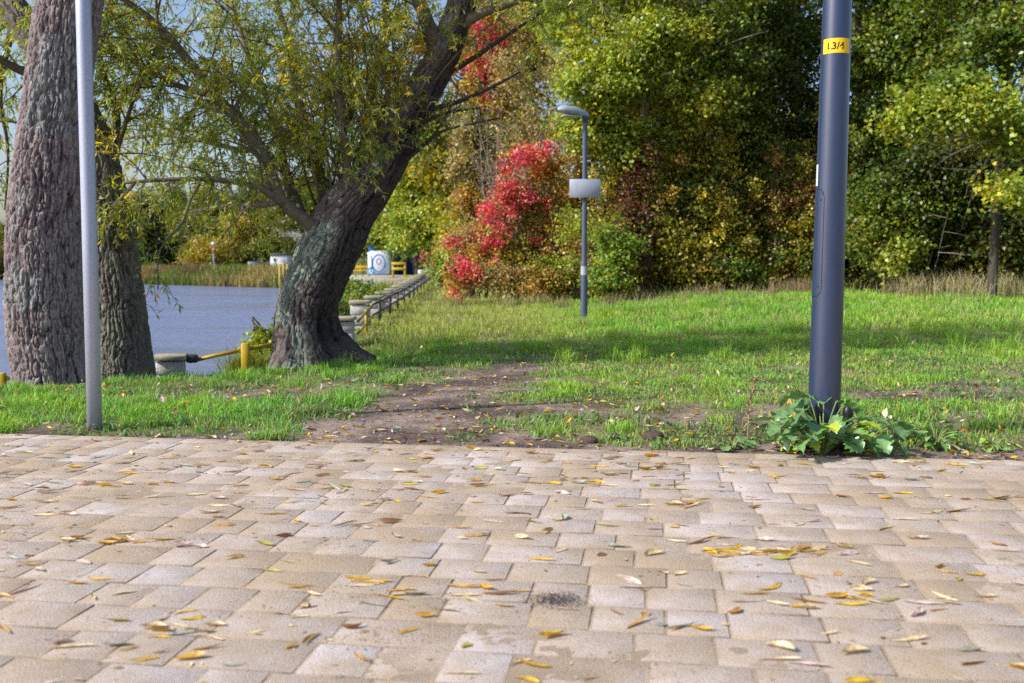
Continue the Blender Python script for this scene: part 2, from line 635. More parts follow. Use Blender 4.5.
# ------------------------------------------------------------------ paving
rowd = .20
V, Q, COL, ALP = [], [], [], []
vcount = 0
r_ = random.Random(3)
palette = [(.58, .50, .44), (.61, .53, .475), (.56, .475, .41), (.63, .55, .495), (.57, .475, .40), (.59, .505, .445), (.54, .45, .38), (.63, .555, .52), (.62, .55, .52)]
row = 0
vv = 0.0
while vv < 7.0:
    uu = -8.0 - r_.random() * .3
    depth = .135 if row == 0 else rowd
    while uu < 8.0:
        wdt = r_.choice([.2, .26, .26, .2]) if row == 0 else r_.choice([.165, .175, .175, .21, .25, .26, .26, .34])
        g, b = .0024, .0024 + r_.random() * .0024
        u0, u1, v0, v1 = uu + g, uu + wdt - g, vv + g, vv + depth - g
        u0 += r_.uniform(-.001, .001); v0 += r_.uniform(-.001, .0015)
        z = r_.gauss(0, .0008)
        tu, tv = r_.gauss(0, .0025), r_.gauss(0, .0035)
        cu, cv = (u0 + u1) / 2, (v0 + v1) / 2
        pts = []
        for (ins, dz) in ((0, -.03), (0, -b * .8), (b * .35, -b * .25), (b, 0)):
            for (a, c) in ((u0 + ins, v0 + ins), (u1 - ins, v0 + ins), (u1 - ins, v1 - ins), (u0 + ins, v1 - ins)):
                zz = z + dz + (a - cu) * tu + (c - cv) * tv
                p = E0 + EU * a - EN * c
                pts.append((p[0], p[1], zz))
        V += pts
        for r in range(3):
            for i in range(4):
                j = (i + 1) % 4
                Q.append((vcount + r * 4 + i, vcount + r * 4 + 4 + i, vcount + r * 4 + 4 + j, vcount + r * 4 + j))
        Q.append((vcount + 15, vcount + 14, vcount + 13, vcount + 12))
        k = r_.uniform(.96, 1.12)
        c = np.array(r_.choice(palette)) * k
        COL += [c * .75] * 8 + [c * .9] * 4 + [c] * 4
        off = r_.uniform(-.32, .32)
        ALP += [1.0 + off] * 12 + [off] * 4
        vcount += 16
        uu += wdt
    vv += depth
    row += 1
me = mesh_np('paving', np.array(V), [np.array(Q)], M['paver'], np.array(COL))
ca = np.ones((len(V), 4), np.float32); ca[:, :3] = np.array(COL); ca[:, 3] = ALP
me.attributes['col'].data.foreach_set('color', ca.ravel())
pav = link('paving', me)
tag(pav, kind='structure')
mb = MB()
ua = np.concatenate([np.arange(-8.2, -4.2, .3), np.arange(-4.2, 4.2, .018), np.arange(4.2, 8.4, .3)])
va = np.concatenate([np.arange(-.004, 3.9, .018), np.arange(3.9, 7.2, .3)])
UA, VA = np.meshgrid(ua, va)
SX, SY = UA * EU[0] - VA * EN[0], E0[1] + UA * EU[1] - VA * EN[1]
sn = fbm(SX * 1.25, SY * 1.25, 0, 201, 4) * .72 + fbm(SX * 9, SY * 9, 0, 203, 3) * .28
SZ = -.0033 + .0026 * sstep(sn, .40, .66) + .0030 * (fbm(SX * 22, SY * 22, 0, 205, 3) - .5)
SZ = np.where(VA < .02, np.minimum(SZ, -.003), SZ)
sg_ = fbm(SX * 6, SY * 6, 0, 207)[..., None]
SC = mix(np.array([.40, .305, .21]), np.array([.56, .44, .32]), sstep(sg_, .25, .75))
low = sstep(-SZ, .001, .004)[..., None]
SC = mix(SC, SC * .66, low)
mb.add(np.stack([SX, SY, SZ], -1).reshape(-1, 3), grid_quads(len(va), len(ua), False)[:, ::-1], None, SC.reshape(-1, 3))
tag(mb.build('paving_sand', M['sand'], None, True), kind='structure')


# ------------------------------------------------------------------ grass
def in_view(x, y, m=1.15, back=0.0):
    return (np.abs(x) < .512 * m * (y + back) + .4)


def blades(x, y, L, W, col, lean=.5, z0=None):
    n = len(x)
    z = H(x, y) if z0 is None else z0
    th = rng.uniform(0, 2 * PI, n)
    dx, dy = np.cos(th), np.sin(th)
    ln = np.abs(rng.normal(0, lean, n)) + .1
    fa = rng.uniform(0, 2 * PI, n)
    sx, sy = np.cos(fa) * W / 2, np.sin(fa) * W / 2
    b = np.stack([x, y, z - .01], 1)
    m_ = b + np.stack([dx * ln * L * .35, dy * ln * L * .35, L * .6], 1)
    t_ = b + np.stack([dx * ln * L * .95, dy * ln * L * .95, L * np.clip(1.05 - .35 * ln, .25, 1)], 1)
    s = np.stack([sx, sy, np.zeros(n)], 1)
    v = np.stack([b - s, b + s, m_ + s * .75, m_ - s * .75, t_], 1).reshape(-1, 3)
    i = np.arange(n)[:, None] * 5
    c = np.repeat(col[:, None, :], 5, 1)
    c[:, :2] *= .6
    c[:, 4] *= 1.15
    return v, i + np.array([[0, 1, 2, 3]]), i + np.array([[3, 2, 4]]), c.reshape(-1, 3)


def grass_cols(x, y):
    n = len(x)
    a = fbm(x * .9, y * .9, 0, 31)
    b = fbm(x * 2.6, y * 2.6, 0, 37)
    left = sstep(-x, -.8, 1.2) * (1 - sstep(y, 9.5, 12))
    c1 = np.array([.23, .53, .05]); c2 = np.array([.17, .45, .095]); c3 = np.array([.36, .60, .06]); c4 = np.array([.52, .44, .18])
    c = mix(c1, c3, sstep(a + rng.normal(0, .1, n), .42, .68)[:, None])
    c = mix(c, c2, (left * .75 * sstep(b + rng.normal(0, .1, n), .25, .6))[:, None])
    strawy = sstep(b + rng.normal(0, .13, n), .62, .75) * .65
    strawy = np.maximum(strawy, (rng.random(n) < .10) * rng.uniform(.5, 1, n))
    # straw-toned meadow by the low pillars
    pal = sstep(y, 11.5, 15) * (1 - sstep(x, -.2, 1.8))
    c = mix(c, np.array([.44, .50, .09]) * np.ones_like(c), (pal * .6)[:, None])
    strawy = np.maximum(strawy, pal * .6 * rng.random(n))
    c = mix(c, c4, np.clip(strawy, 0, 1)[:, None])
    return c * rng.uniform(.75, 1.25, (n, 1))


gb = MB()
for (x0, x1, y0, y1, dens, L0, L1, w0) in (
        (-5, 5, 5.0, 9.0, 2100, .02, .062, .0048), (-6.5, 7, 9.0, 13.5, 1000, .03, .085, .0065),
        (-4.5, 12, 13.5, 25, 420, .05, .15, .011), (-5.5, 1, 25, 52, 130, .06, .16, .022)):
    n = int((x1 - x0) * (y1 - y0) * dens)
    x, y = rng.uniform(x0, x1, n), rng.uniform(y0, y1, n)
    k = in_view(x, y) & (edge_d(x, y) > .012)
    x, y = x[k], y[k]
    d = lawn(x, y)
    k = rng.random(len(x)) < np.clip(d ** 1.3, .02, 1)
    x, y, d = x[k], y[k], d[k]
    tuft = fbm(x * 2.2, y * 2.2, 0, 41)
    L = mix(L0, L1, rng.random(len(x)) * .6 + sstep(tuft, .4, .75) * .55) * mix(.55, 1, d)
    W = w0 * rng.uniform(.6, 1.4, len(x))
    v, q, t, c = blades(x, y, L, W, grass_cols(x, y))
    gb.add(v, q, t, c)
# taller tufts where the lawn meets the paving on the left and by the trees
for (x0, x1, y0, y1, num, L0, L1) in ((-4.4, -1.0, 6.0, 10.2, 150, .06, .13), (0.2, 4.5, 5.7, 9, 90, .05, .11), (-1.8, 7, 10, 20, 260, .1, .24)):
    cx, cy_ = rng.uniform(x0, x1, num), rng.uniform(y0, y1, num)
    k = (lawn(cx, cy_) > .35) & (edge_d(cx, cy_) > .12)
    cx, cy_ = cx[k], cy_[k]
    m_ = 70
    x = np.repeat(cx, m_) + rng.normal(0, .055, len(cx) * m_)
    y = np.repeat(cy_, m_) + rng.normal(0, .055, len(cx) * m_)
    k = edge_d(x, y) > .02
    x, y = x[k], y[k]
    L = rng.uniform(L0, L1, len(x))
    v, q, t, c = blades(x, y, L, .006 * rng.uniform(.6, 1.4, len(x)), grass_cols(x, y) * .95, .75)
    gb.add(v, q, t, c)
cx = -3.6 + 2.3 * rng.random(230) ** 1.35
cy_ = 5.48 - cx * .1454 + .03 + rng.random(230) ** 1.3 * 1.3
m_ = 60
x = np.repeat(cx, m_) + rng.normal(0, .05, 230 * m_); y = np.repeat(cy_, m_) + rng.normal(0, .045, 230 * m_)
k = (edge_d(x, y) > .012) & (np.repeat(fbm(cx * 1.7, cy_ * 1.7, 0, 49), m_) > .40)
x, y = x[k], y[k]
v, q, t, c = blades(x, y, rng.uniform(.03, .10, len(x)), .006 * rng.uniform(.6, 1.6, len(x)), grass_cols(x, y), .85)
gb.add(v, q, t, c)
n = 34000
x, y = rng.uniform(-5, 5, n), 5.1 + rng.random(n) ** 1.4 * 7
k = in_view(x, y) & (edge_d(x, y) > .015)
x, y = x[k], y[k]
k = (rng.random(len(x)) < sstep(fbm(x * 2.7, y * 2.7, 0, 47), .42, .6)) & (lawn(x, y) > .12)
x, y = x[k], y[k]
cw = mix(np.array([.13, .26, .075]), np.array([.22, .36, .09]), rng.random((len(x), 1))) * rng.uniform(.7, 1.3, (len(x), 1))
cw = mix(cw, np.array([.42, .36, .15]) * np.ones_like(cw), (rng.random(len(x)) < .12)[:, None] * .8)
v, q, t, c = blades(x, y, rng.uniform(.025, .07, len(x)), rng.uniform(.010, .022, len(x)), cw, 1.0)
gb.add(v, q, t, c)
tag(gb.build('lawn_grass', M['grass']), kind='stuff')

# dry weeds at the foot of the wood
gb = MB()
n = 17000
x, y = rng.uniform(-1.4, 13, n), rng.normal(21.9, .9, n)
y = y - sstep(x, 4, 11) * 1.2
dn = fbm(x * 1.9, y * 1.9, 0, 51, 2)
k = rng.random(n) < sstep(dn + .05 * sstep(x, 7, 10), .46, .70)
x, y, dn = x[k], y[k], dn[k]
ca_, cb_, cc_ = np.array([.60, .50, .28]), np.array([.34, .24, .15]), np.array([.28, .36, .06])
t1 = sstep(fbm(x * .45, y * .8, 0, 53), .4, .6)[:, None]
c = mix(cb_, ca_, np.clip(t1 + sstep(x, 6, 9)[:, None] - .25, 0, 1))
c = mix(c, cc_, (rng.random(len(x)) < .3 + .4 * (1 - sstep(x, 0, 3)))[:, None] * .8)
v, q, t, c = blades(x, y, rng.uniform(.10, .42, len(x)) * sstep(dn, .3, .6) * (.7 + .6 * sstep(x, 5, 9)) + .08, .012 * rng.uniform(.5, 1.3, len(x)), c * rng.uniform(.7, 1.2, (len(x), 1)), .35)
gb.add(v, q, t, c)
tag(gb.build('dry_weeds', M['grass']), kind='stuff')


# ------------------------------------------------------------------ foliage builders
def unit(v):
    return v / (np.linalg.norm(v, axis=-1, keepdims=True) + 1e-9)


def leaves_np(c, ax, nr, L, W):
    """one folded four-cornered leaf each"""
    ax = unit(ax)
    sd = unit(np.cross(ax, nr))
    nr = np.cross(sd, ax)
    L, W = L[:, None], W[:, None]
    b = c
    t = c + ax * L
    m1 = c + ax * L * .45 + sd * W * .5 + nr * W * .18
    m2 = c + ax * L * .45 - sd * W * .5 + nr * W * .18
    v = np.stack([b, m1, t, m2], 1).reshape(-1, 3)
    return v, np.arange(len(c) * 4).reshape(-1, 4)


def pick(pal, n):
    cols = np.array([p[0] for p in pal]) * np.array([1.06, 1.0, .72]); wt = np.array([p[1] for p in pal], float)
    return cols[rng.choice(len(pal), n, p=wt / wt.sum())]


def bark_trunk(pts, name, parent, nseg=150, step=.016, depth=.02, cell=.05, flare=None, seed=0, moss=.3,
               ridge=(.30, .235, .215), furrow=(.045, .032, .03), mossc=(.25, .29, .215), stretch=4.2, side=False):
    """pts: rows of x,y,z,radius; furrowed bark in the mesh itself"""
    p = resample(pts, step)
    c, R = p[:, :3], p[:, 3] * .955
    t, a, b = frames(c)
    th = np.linspace(0, 2 * PI, nseg, endpoint=False)
    s = np.concatenate([[0], np.cumsum(np.linalg.norm(np.diff(c, axis=0), axis=1))])
    TH, S = np.meshgrid(th, s)
    RR = np.repeat(R[:, None], nseg, 1)
    X, Y = np.cos(TH) * RR, np.sin(TH) * RR
    wx = (fbm(X / .10, Y / .10, S / .16, seed + 1) - .5) * .055
    wy = (fbm(X / .10, Y / .10, S / .16, seed + 2) - .5) * .055
    n1 = vn((X + wx) / cell, (Y + wy) / cell, S / (cell * stretch), seed + 3)
    n2 = vn((X + wx) / cell * 1.9, (Y + wy) / cell * 1.9, S / (cell * stretch) * 3.6, seed + 4)
    n4 = vn(X / cell * 1.1, Y / cell * 1.1, S / (cell * 4.5), seed + 8)
    n3 = vn((X + wx) / cell * 4.3, (Y + wy) / cell * 4.3, S / (cell * 5.5) * 2.3, seed + 5)
    r1 = np.clip(np.abs(2 * n1 - 1) * 3.6, 0, 1) ** .8
    r2 = np.clip(np.abs(2 * n2 - 1) * 3.0, 0, 1)
    h = (.30 + .70 * r1) * (.50 + .45 * r2) * (.78 + .34 * n4) + .24 * (n3 - .45)
    h = np.clip(h, 0, 1)
    big = fbm(X / .3, Y / .3, S / .8, seed + 9) - .5
    rr = RR * (1 + .09 * big) + depth * (h - .5) * np.clip(RR / .2, .3, 1)
    if flare is not None:
        rr = rr + flare(TH, S, RR)
    v = c[:, None, :] + rr[..., None] * (a[:, None, :] * np.cos(TH)[..., None] + b[:, None, :] * np.sin(TH)[..., None])
    col = mix(np.array(furrow), np.array(ridge), sstep(h, .08, .72)[..., None])
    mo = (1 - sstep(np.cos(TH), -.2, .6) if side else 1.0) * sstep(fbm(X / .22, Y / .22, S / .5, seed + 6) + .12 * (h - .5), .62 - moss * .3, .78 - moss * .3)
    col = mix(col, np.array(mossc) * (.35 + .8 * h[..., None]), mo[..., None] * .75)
    if side: col = col * mix(1.05, .42, sstep(np.cos(TH), -.35, .65))[..., None]  # bark darker towards the right, its shaded side put into the colour
    col = col * (.8 + .4 * fbm(X / .06, Y / .06, S / .15, seed + 7))[..., None]
    return link(name, mesh_np(name, v.reshape(-1, 3), [grid_quads(len(c), nseg, True)], M['bark'], col.reshape(-1, 3), True), parent)


class Crown:
    """branches and twigs in one mesh, leaves in another"""
    def __init__(self, pal, leafL=(.045, .085), leafW=(.014, .022), bark=(.12, .10, .075)):
        self.tw, self.C, self.A, self.Nn, self.L, self.W, self.K = MB(), [], [], [], [], [], []
        self.pal, self.lL, self.lW, self.bark = pal, leafL, leafW, np.array(bark)

    def limb(self, pts, n=8, col=None):
        p = resample(pts, .12)
        self.tw.tube(p[:, :3], p[:, 3] * (1 + .12 * (vn(np.arange(len(p)) * .9, 0.5) - .5)), n, self.bark if col is None else col)
        return p

    def grow(self, limb, nb, lb, ntw, ltw, t0=.2, up=.35, droop=.5, leaf=True, gap=.035, spread=1.0, ybias=0.0):
        """side branches on a limb, drooping twigs on each, leaves along the twigs"""
        m = len(limb)
        for i in range(nb):
            k = min(m - 2, int(m * (t0 + (1 - t0) * rng.random())))
            base, r0 = limb[k, :3], limb[k, 3]
            tan = unit(limb[min(k + 2, m - 1), :3] - limb[max(k - 2, 0), :3])
            d = unit(rng.normal(0, 1, 3))
            d = unit(d - tan * (d @ tan) * .7 + tan * .55 + np.array([0, ybias, up]))
            L = rng.uniform(*lb)
            q = 7
            pts = [base]
            for j in range(q):
                d = unit(d + rng.normal(0, .13, 3) + np.array([0, 0, -droop * .16]))
                pts.append(pts[-1] + d * L / q)
            pts = np.array(pts)
            rb = min(r0 * .55, .006 + .008 * L)
            self.tw.tube(pts, np.linspace(rb, .003, len(pts)), 4, self.bark * rng.uniform(.8, 1.3), False)
            kc = pick(self.pal, 1)[0]
            for j in range(ntw):
                f = .15 + .85 * rng.random()
                fi = f * q
                i0 = min(q - 1, int(fi))
                bp = mix(pts[i0], pts[i0 + 1], fi - i0)
                dd = unit(unit(pts[i0 + 1] - pts[i0]) * .6 + rng.normal(0, .55, 3) * spread + np.array([0, 0, .1]))
                l2 = rng.uniform(*ltw)
                tp = [bp]
                nn = 5
                for _ in range(nn):
                    dd = unit(dd + np.array([0, 0, -droop * .33]) + rng.normal(0, .08, 3))
                    tp.append(tp[-1] + dd * l2 / nn)
                tp = np.array(tp)
                self.tw.tube(tp, np.linspace(.0032, .0014, nn + 1), 3, self.bark * rng.uniform(.9, 1.6), False)
                if leaf:
                    nl = max(3, int(l2 / gap * 1.75))
                    ft = rng.uniform(.1, 1, nl) * nn
                    ii = np.minimum(nn - 1, ft.astype(int))
                    cc = tp[ii] + (tp[ii + 1] - tp[ii]) * (ft - ii)[:, None]
                    tt = unit(tp[ii + 1] - tp[ii])
                    aa = unit(tt * .7 + rng.normal(0, .55, (nl, 3)) + np.array([0, 0, -.25]))
                    self.C.append(cc); self.A.append(aa)
                    self.Nn.append(rng.normal(0, .6, (nl, 3)) + np.array([0, 0, .8]))
                    self.L.append(rng.uniform(*self.lL, nl)); self.W.append(rng.uniform(*self.lW, nl))
                    kk = 1.5 * mix(kc, pick(self.pal, nl), rng.uniform(.2, .9, (nl, 1)))
                    self.K.append(kk * rng.uniform(.75, 1.25, (nl, 1)))

    def build(self, parent, leafname='crown', twigname='branches'):
        self.tw.build(twigname, M['twig'], parent, True)
        c = np.vstack(self.C)
        print('willow leaves', len(c))
        v, q = leaves_np(c, np.vstack(self.A), np.vstack(self.Nn), np.concatenate(self.L), np.concatenate(self.W))
        return link(leafname, mesh_np(leafname, v, [q], M['willow'], np.repeat(np.vstack(self.K), 4, 0)), parent)


def clusters(lobes, per, leafL, leafW, spread=.15, shell=.55, droop=.3, dens=1.0, gain=1.5):
    """lobes: (centre, radii, number of leaf clusters, palette) -> leaf arrays"""
    Cs, As, Ns, Ks = [], [], [], []
    for (ctr, rad, num, pal) in lobes:
        num = int(num * dens)
        nsub = max(4, int(num / 13))
        sd = unit(rng.normal(0, 1, (nsub, 3))) * rng.uniform(.25, .95, (nsub, 1))
        tone = rng.uniform(.6, 1.35, nsub)
        which = rng.integers(0, nsub, num)
        d = unit(rng.normal(0, 1, (num, 3)) * np.array([1, 1, .8]) + np.array([0, 0, .35]))
        d = sd[which] + d * (rng.uniform(.22, .45, nsub)[which])[:, None]
        r = np.full(num, .98) * rng.uniform(.75, 1, num)
        bump = 1.0
        cc = np.asarray(ctr) + d * np.asarray(rad) * (r * bump)[:, None]
        kc = pick(pal, nsub)[which] * .6 + pick(pal, num) * .4
        kc = kc * rng.uniform(.8, 1.2, (num, 1)) * tone[which][:, None] * gain
        m = num * per
        base = np.repeat(cc, per, 0)
        dirs = np.repeat(d, per, 0)
        sz = np.repeat(rng.uniform(.6, 1.5, num), per)[:, None]
        off = rng.normal(0, spread, (m, 3)) * sz * np.array([1, 1, .7])
        spray = rng.random(num) < .28
        sp = np.repeat(spray, per)[:, None]
        sdir = unit(d * np.array([1, 1, .4]) + rng.normal(0, .5, (num, 3)) + np.array([0, -.3, -droop * .8]))
        along = rng.uniform(0, 1, (m, 1)) ** 1.2
        reach = np.repeat(rng.uniform(1.6, 4.2, num) * spread, per)[:, None]
        off = np.where(sp, off * .38 + np.repeat(sdir, per, 0) * along * reach, off)
        Cs.append(base + off)
        As.append(unit(rng.normal(0, .8, (m, 3)) + dirs * .5 + np.array([0, 0, -droop])))
        Ns.append(rng.normal(0, .55, (m, 3)) + dirs * .45 + np.array([-.25, -.2, .65]))
        Ks.append(mix(np.repeat(kc, per, 0), pick(pal, m) * gain, .45) * rng.uniform(.55, 1.45, (m, 1)))
    c = np.vstack(Cs)
    n = len(c)
    return c, np.vstack(As), np.vstack(Ns), rng.uniform(*leafL, n), rng.uniform(*leafW, n), np.vstack(Ks)


def cluster_mesh(name, parent, lobes, per, leafL, leafW, **kw):
    c, a, nn, l, w_, k = clusters(lobes, per, leafL, leafW, **kw)
    zmin = H(c[:, 0], c[:, 1]) + .02
    ok = c[:, 2] > zmin
    c, a, nn, l, w_, k = c[ok], a[ok], nn[ok], l[ok], w_[ok], k[ok]
    v, q = leaves_np(c, a, nn, l * 1.02, w_ * 1.08)
    return link(name, mesh_np(name, v, [q], M['leaf'], np.repeat(k, 4, 0)), parent)


def rebase(root):
    """children were built in world coordinates: hang them on the root without moving them"""
    for ch in root.children:
        if ch.type == 'MESH':
            ch.location = ch.location - root.location


# ------------------------------------------------------------------ the trees by the water
WP = [((.19, .28, .045), 5), ((.25, .33, .07), 4), ((.33, .35, .06), 2.4), ((.55, .43, .03), 1.5), ((.13, .21, .05), 3), ((.36, .42, .25), 1.2)]
WPy = [((.30, .33, .05), 4), ((.58, .46, .03), 3), ((.40, .37, .05), 3), ((.17, .25, .04), 2.5)]


def px_limb(rows):
    """rows of (px, py, Y, width in px) -> x,y,z,radius"""
    return np.array([np.append(at(a, b, Y), wd / 2 * Y / F) for a, b, Y, wd in rows])


# --- big furrowed trunk on the left
b0 = at(50, 383, 8.75)
t1 = empty('willow_tree', (b0[0], b0[1], H(b0[0], b0[1])), 'thick willow trunk with deeply furrowed purplish bark, behind the thin grey pole', 'tree')
tr = px_limb([(55, 402, 8.75, 72), (53, 375, 8.75, 69), (48, 340, 8.75, 71), (45, 300, 8.75, 72), (44, 237, 8.75, 71), (47, 190, 8.75, 68),
              (55, 117, 8.75, 62), (62, 59, 8.75, 60), (70, 0, 8.75, 60)])
top = tr[-1].copy()
tr = np.vstack([tr, top + np.array([.12, .05, .7, -.03]), top + np.array([.25, .2, 1.5, -.07]), top + np.array([.3, .4, 2.6, -.13])])
bark_trunk(tr, 'trunk', t1, 360, .011, .046, .034, lambda T, S, R: .045 * np.exp(-np.clip(S - .14, 0, 9) / .20) * (.5 + .5 * np.cos(T * 5 + 1)), 100, .12,
           ridge=(.33, .265, .255), furrow=(.035, .022, .024), mossc=(.33, .335, .315), stretch=7.5)
cr1 = Crown(WP)
for (dx, dy, dz) in ((-2.2, .5, 1.6), (1.6, .8, 1.8), (-.8, 1.4, 2.2), (.8, -.4, 2.2), (-1.5, -.3, 1.0)):
    s = tr[-2]
    l = cr1.limb(np.array([[s[0], s[1], s[2], .09], [s[0] + dx * .4, s[1] + dy * .4, s[2] + dz * .5, .06], [s[0] + dx, s[1] + dy, s[2] + dz, .025]]))
    cr1.grow(l, 12, (.6, 1.3), 9, (.3, .8), .2, .3, .6, gap=.05)
cr1.build(t1)
rebase(t1)

# --- darker trunk behind it
b0 = at(124, 366, 9.9)
t2 = empty('willow_tree', (b0[0], b0[1], H(b0[0], b0[1])), 'darker willow trunk behind the grey pole, leaning left behind the thick furrowed trunk', 'tree')
tr = px_limb([(125, 390, 9.9, 57), (124, 362, 9.9, 53), (121, 320, 9.9, 50), (116, 270, 9.9, 46), (109, 220, 9.9, 43), (98, 160, 9.95, 38),
              (78, 110, 10, 35), (52, 66, 10.1, 33), (22, 22, 10.2, 30), (-8, -20, 10.3, 26), (-40, -70, 10.4, 20)])
bark_trunk(tr, 'trunk', t2, 280, .012, .042, .036, lambda T, S, R: .03 * np.exp(-np.clip(S - .20, 0, 9) / .18) * (.5 + .5 * np.cos(T * 4)), 140, .3,
           ridge=(.22, .19, .165), furrow=(.03, .025, .02), mossc=(.24, .25, .18), stretch=7)
cr2 = Crown(WP)
for rows in ([(90, 140, 9.95, 12), (80, 60, 9.8, 10), (100, -10, 9.6, 7), (125, -60, 9.5, 4)],
             [(60, 75, 10, 12), (20, 70, 9.8, 9), (-20, 50, 9.6, 6), (-60, 60, 9.5, 3)],
             [(40, 50, 10.1, 10), (50, 0, 10.3, 8), (40, -60, 10.4, 5)],
             [(110, 200, 9.9, 8), (118, 120, 10.2, 6), (100, 60, 10.4, 5), (112, 10, 10.5, 3)],
             [(105, 190, 9.9, 6), (130, 110, 10.0, 4), (150, 60, 10.2, 3)],
             [(15, 15, 10.2, 8), (-10, 40, 10.6, 6), (-40, 110, 10.8, 4), (-55, 200, 10.9, 2)],
             [(15, 15, 10.2, 8), (0, 90, 11.2, 5), (8, 150, 11.5, 3), (5, 210, 11.6, 2)]):
    l = cr2.limb(px_limb(rows))
    cr2.grow(l, 13, (.4, .9), 8, (.2, .5), .25, .25, .5, gap=.040)
cr2.build(t2)
rebase(t2)

# --- leaning willow
b0 = at(318, 360, 10.3)
t3 = empty('willow_tree', (b0[0], b0[1], H(b0[0], b0[1])), 'willow leaning right over the lawn, with mossy flared trunk and wide crown', 'tree')
tr = px_limb([(313, 388, 10.3, 80), (309, 352, 10.3, 68), (306, 330, 10.3, 62), (306, 310, 10.3, 60), (312, 288, 10.3, 60), (322, 264, 10.3, 60), (334, 240, 10.3, 60),
              (346, 215, 10.3, 56), (366, 190, 10.3, 48), (384, 165, 10.3, 40), (397, 140, 10.3, 37), (416, 104, 10.3, 34), (441, 60, 10.3, 32), (455, 24, 10.3, 29), (470, -20, 10.3, 26), (495, -90, 10.3, 20)])


def willow_flare(T, S, R):
    S = np.clip(S - .27, 0, 99)
    f = np.exp(-S / .22)
    lob = .16 * np.clip(np.cos(T - .05), 0, 1) ** 3 + .02 * np.clip(np.cos(T - 1.1 * PI), 0, 1) ** 6 + .06 * np.clip(np.cos(T + 1.0), 0, 1) ** 8 + .03 * np.clip(np.cos(T + 2.1), 0, 1) ** 8
    hollow = -.17 * np.exp(-((S - .28) / .22) ** 2) * np.exp(-(((T - 1.78 * PI + PI) % (2 * PI) - PI) / .30) ** 2)
    rib = .035 * np.exp(-S / 1.0) * np.cos(T * 6 + S * 1.8)
    return lob * np.exp(-S / .17) * 1.55 + .03 * f + hollow + rib


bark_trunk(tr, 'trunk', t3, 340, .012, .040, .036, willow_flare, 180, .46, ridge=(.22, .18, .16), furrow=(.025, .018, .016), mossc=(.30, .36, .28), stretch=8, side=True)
cr3 = Crown(WP, bark=(.17, .145, .10))
big = []
#   left arm and what springs from it
for rows, nb, lb, dr, tw in (
        ([(325, 238, 10.2, 19), (302, 218, 10.1, 14.5), (281, 200, 10.0, 12.5), (258, 146, 10.0, 14), (214, 94, 9.9, 11), (187, 59, 9.8, 9.5), (158, 26, 9.7, 8), (125, 0, 9.6, 6), (60, -40, 9.4, 4)], 42, (.4, 1.2), .75, 9),
        ([(284, 204, 10.0, 11), (264, 190, 9.9, 7), (235, 182, 9.8, 5.5), (202, 179, 9.7, 5), (160, 180, 9.6, 4), (123, 183, 9.5, 3)], 17, (.25, .6), .5, 7),
        ([(214, 94, 9.9, 8), (190, 90, 10.0, 6), (160, 76, 10.1, 5), (120, 55, 10.2, 4), (95, 45, 10.3, 3)], 22, (.4, .9), .7, 8),
        ([(300, 216, 10.3, 14), (285, 170, 10.7, 9), (275, 120, 10.9, 7), (250, 60, 11.1, 5), (230, 0, 11.3, 4)], 32, (.4, 1.1), .7, 9),
        ([(330, 225, 10.4, 18), (318, 170, 10.8, 11), (300, 110, 11.1, 9), (290, 50, 11.4, 7), (270, -20, 11.6, 5)], 34, (.4, 1.1), .7, 9),
        ([(346, 210, 10.2, 12), (347, 170, 10.1, 8), (341, 110, 10.0, 7.5), (338, 60, 9.95, 7), (339, 0, 9.9, 6), (336, -70, 9.8, 4)], 30, (.3, .9), .7, 8),
        ([(352, 205, 10.6, 16), (365, 140, 10.9, 10), (372, 80, 11.2, 8), (385, 20, 11.4, 6), (380, -60, 11.5, 4)], 28, (.4, 1.0), .7, 9),
        ([(258, 146, 10.0, 9), (240, 150, 10.6, 6), (200, 140, 11.2, 5), (160, 135, 11.8, 4), (110, 140, 12.3, 3)], 20, (.35, .8), .6, 7),
        ([(281, 200, 10.0, 9), (262, 205, 10.8, 5.5), (230, 205, 11.6, 4), (190, 212, 12.3, 3)], 9, (.3, .7), .6, 6),
        ([(441, 60, 10.3, 20), (428, 25, 10.2, 15), (418, 0, 10.1, 13), (395, -50, 10.0, 10), (360, -110, 9.9, 6)], 30, (.4, 1.1), .7, 9),
        ([(452, 30, 10.3, 14), (480, 14, 10.2, 10), (516, 1, 10.1, 8), (560, -15, 10.0, 6), (600, -20, 9.9, 3)], 12, (.3, .8), .7, 7)):
    l = cr3.limb(px_limb(rows))
    cr3.grow(l, int(nb * 1.25), lb, tw, (.18, .5), .12, .22, dr * .75, gap=.036)
    big.append(l)
#   nearly bare branchlets on the right of the trunk
for rows in ([(404, 128, 10.3, 9), (430, 110, 10.2, 6), (455, 103, 10.1, 4.5), (490, 88, 10.0, 3.5), (520, 72, 9.9, 2)],
             [(398, 140, 10.3, 7), (425, 122, 10.1, 4.5), (450, 112, 10.0, 3), (480, 108, 9.9, 2)],
             [(392, 155, 10.3, 6), (415, 150, 10.1, 4), (440, 132, 9.9, 3), (470, 124, 9.8, 2), (500, 118, 9.8, 1.5)],
             [(388, 165, 10.3, 5), (402, 162, 10.1, 4), (430, 140, 10.0, 2.5), (455, 100, 9.9, 2)],
             [(430, 75, 10.3, 9), (460, 66, 10.2, 6), (500, 40, 10.1, 4), (545, 10, 10.0, 2.5)]):
    l = cr3.limb(px_limb(rows), 6, np.array([.05, .042, .035]))
    cr3.grow(l, 7, (.12, .4), 3, (.1, .25), .3, .05, .7, gap=.07)
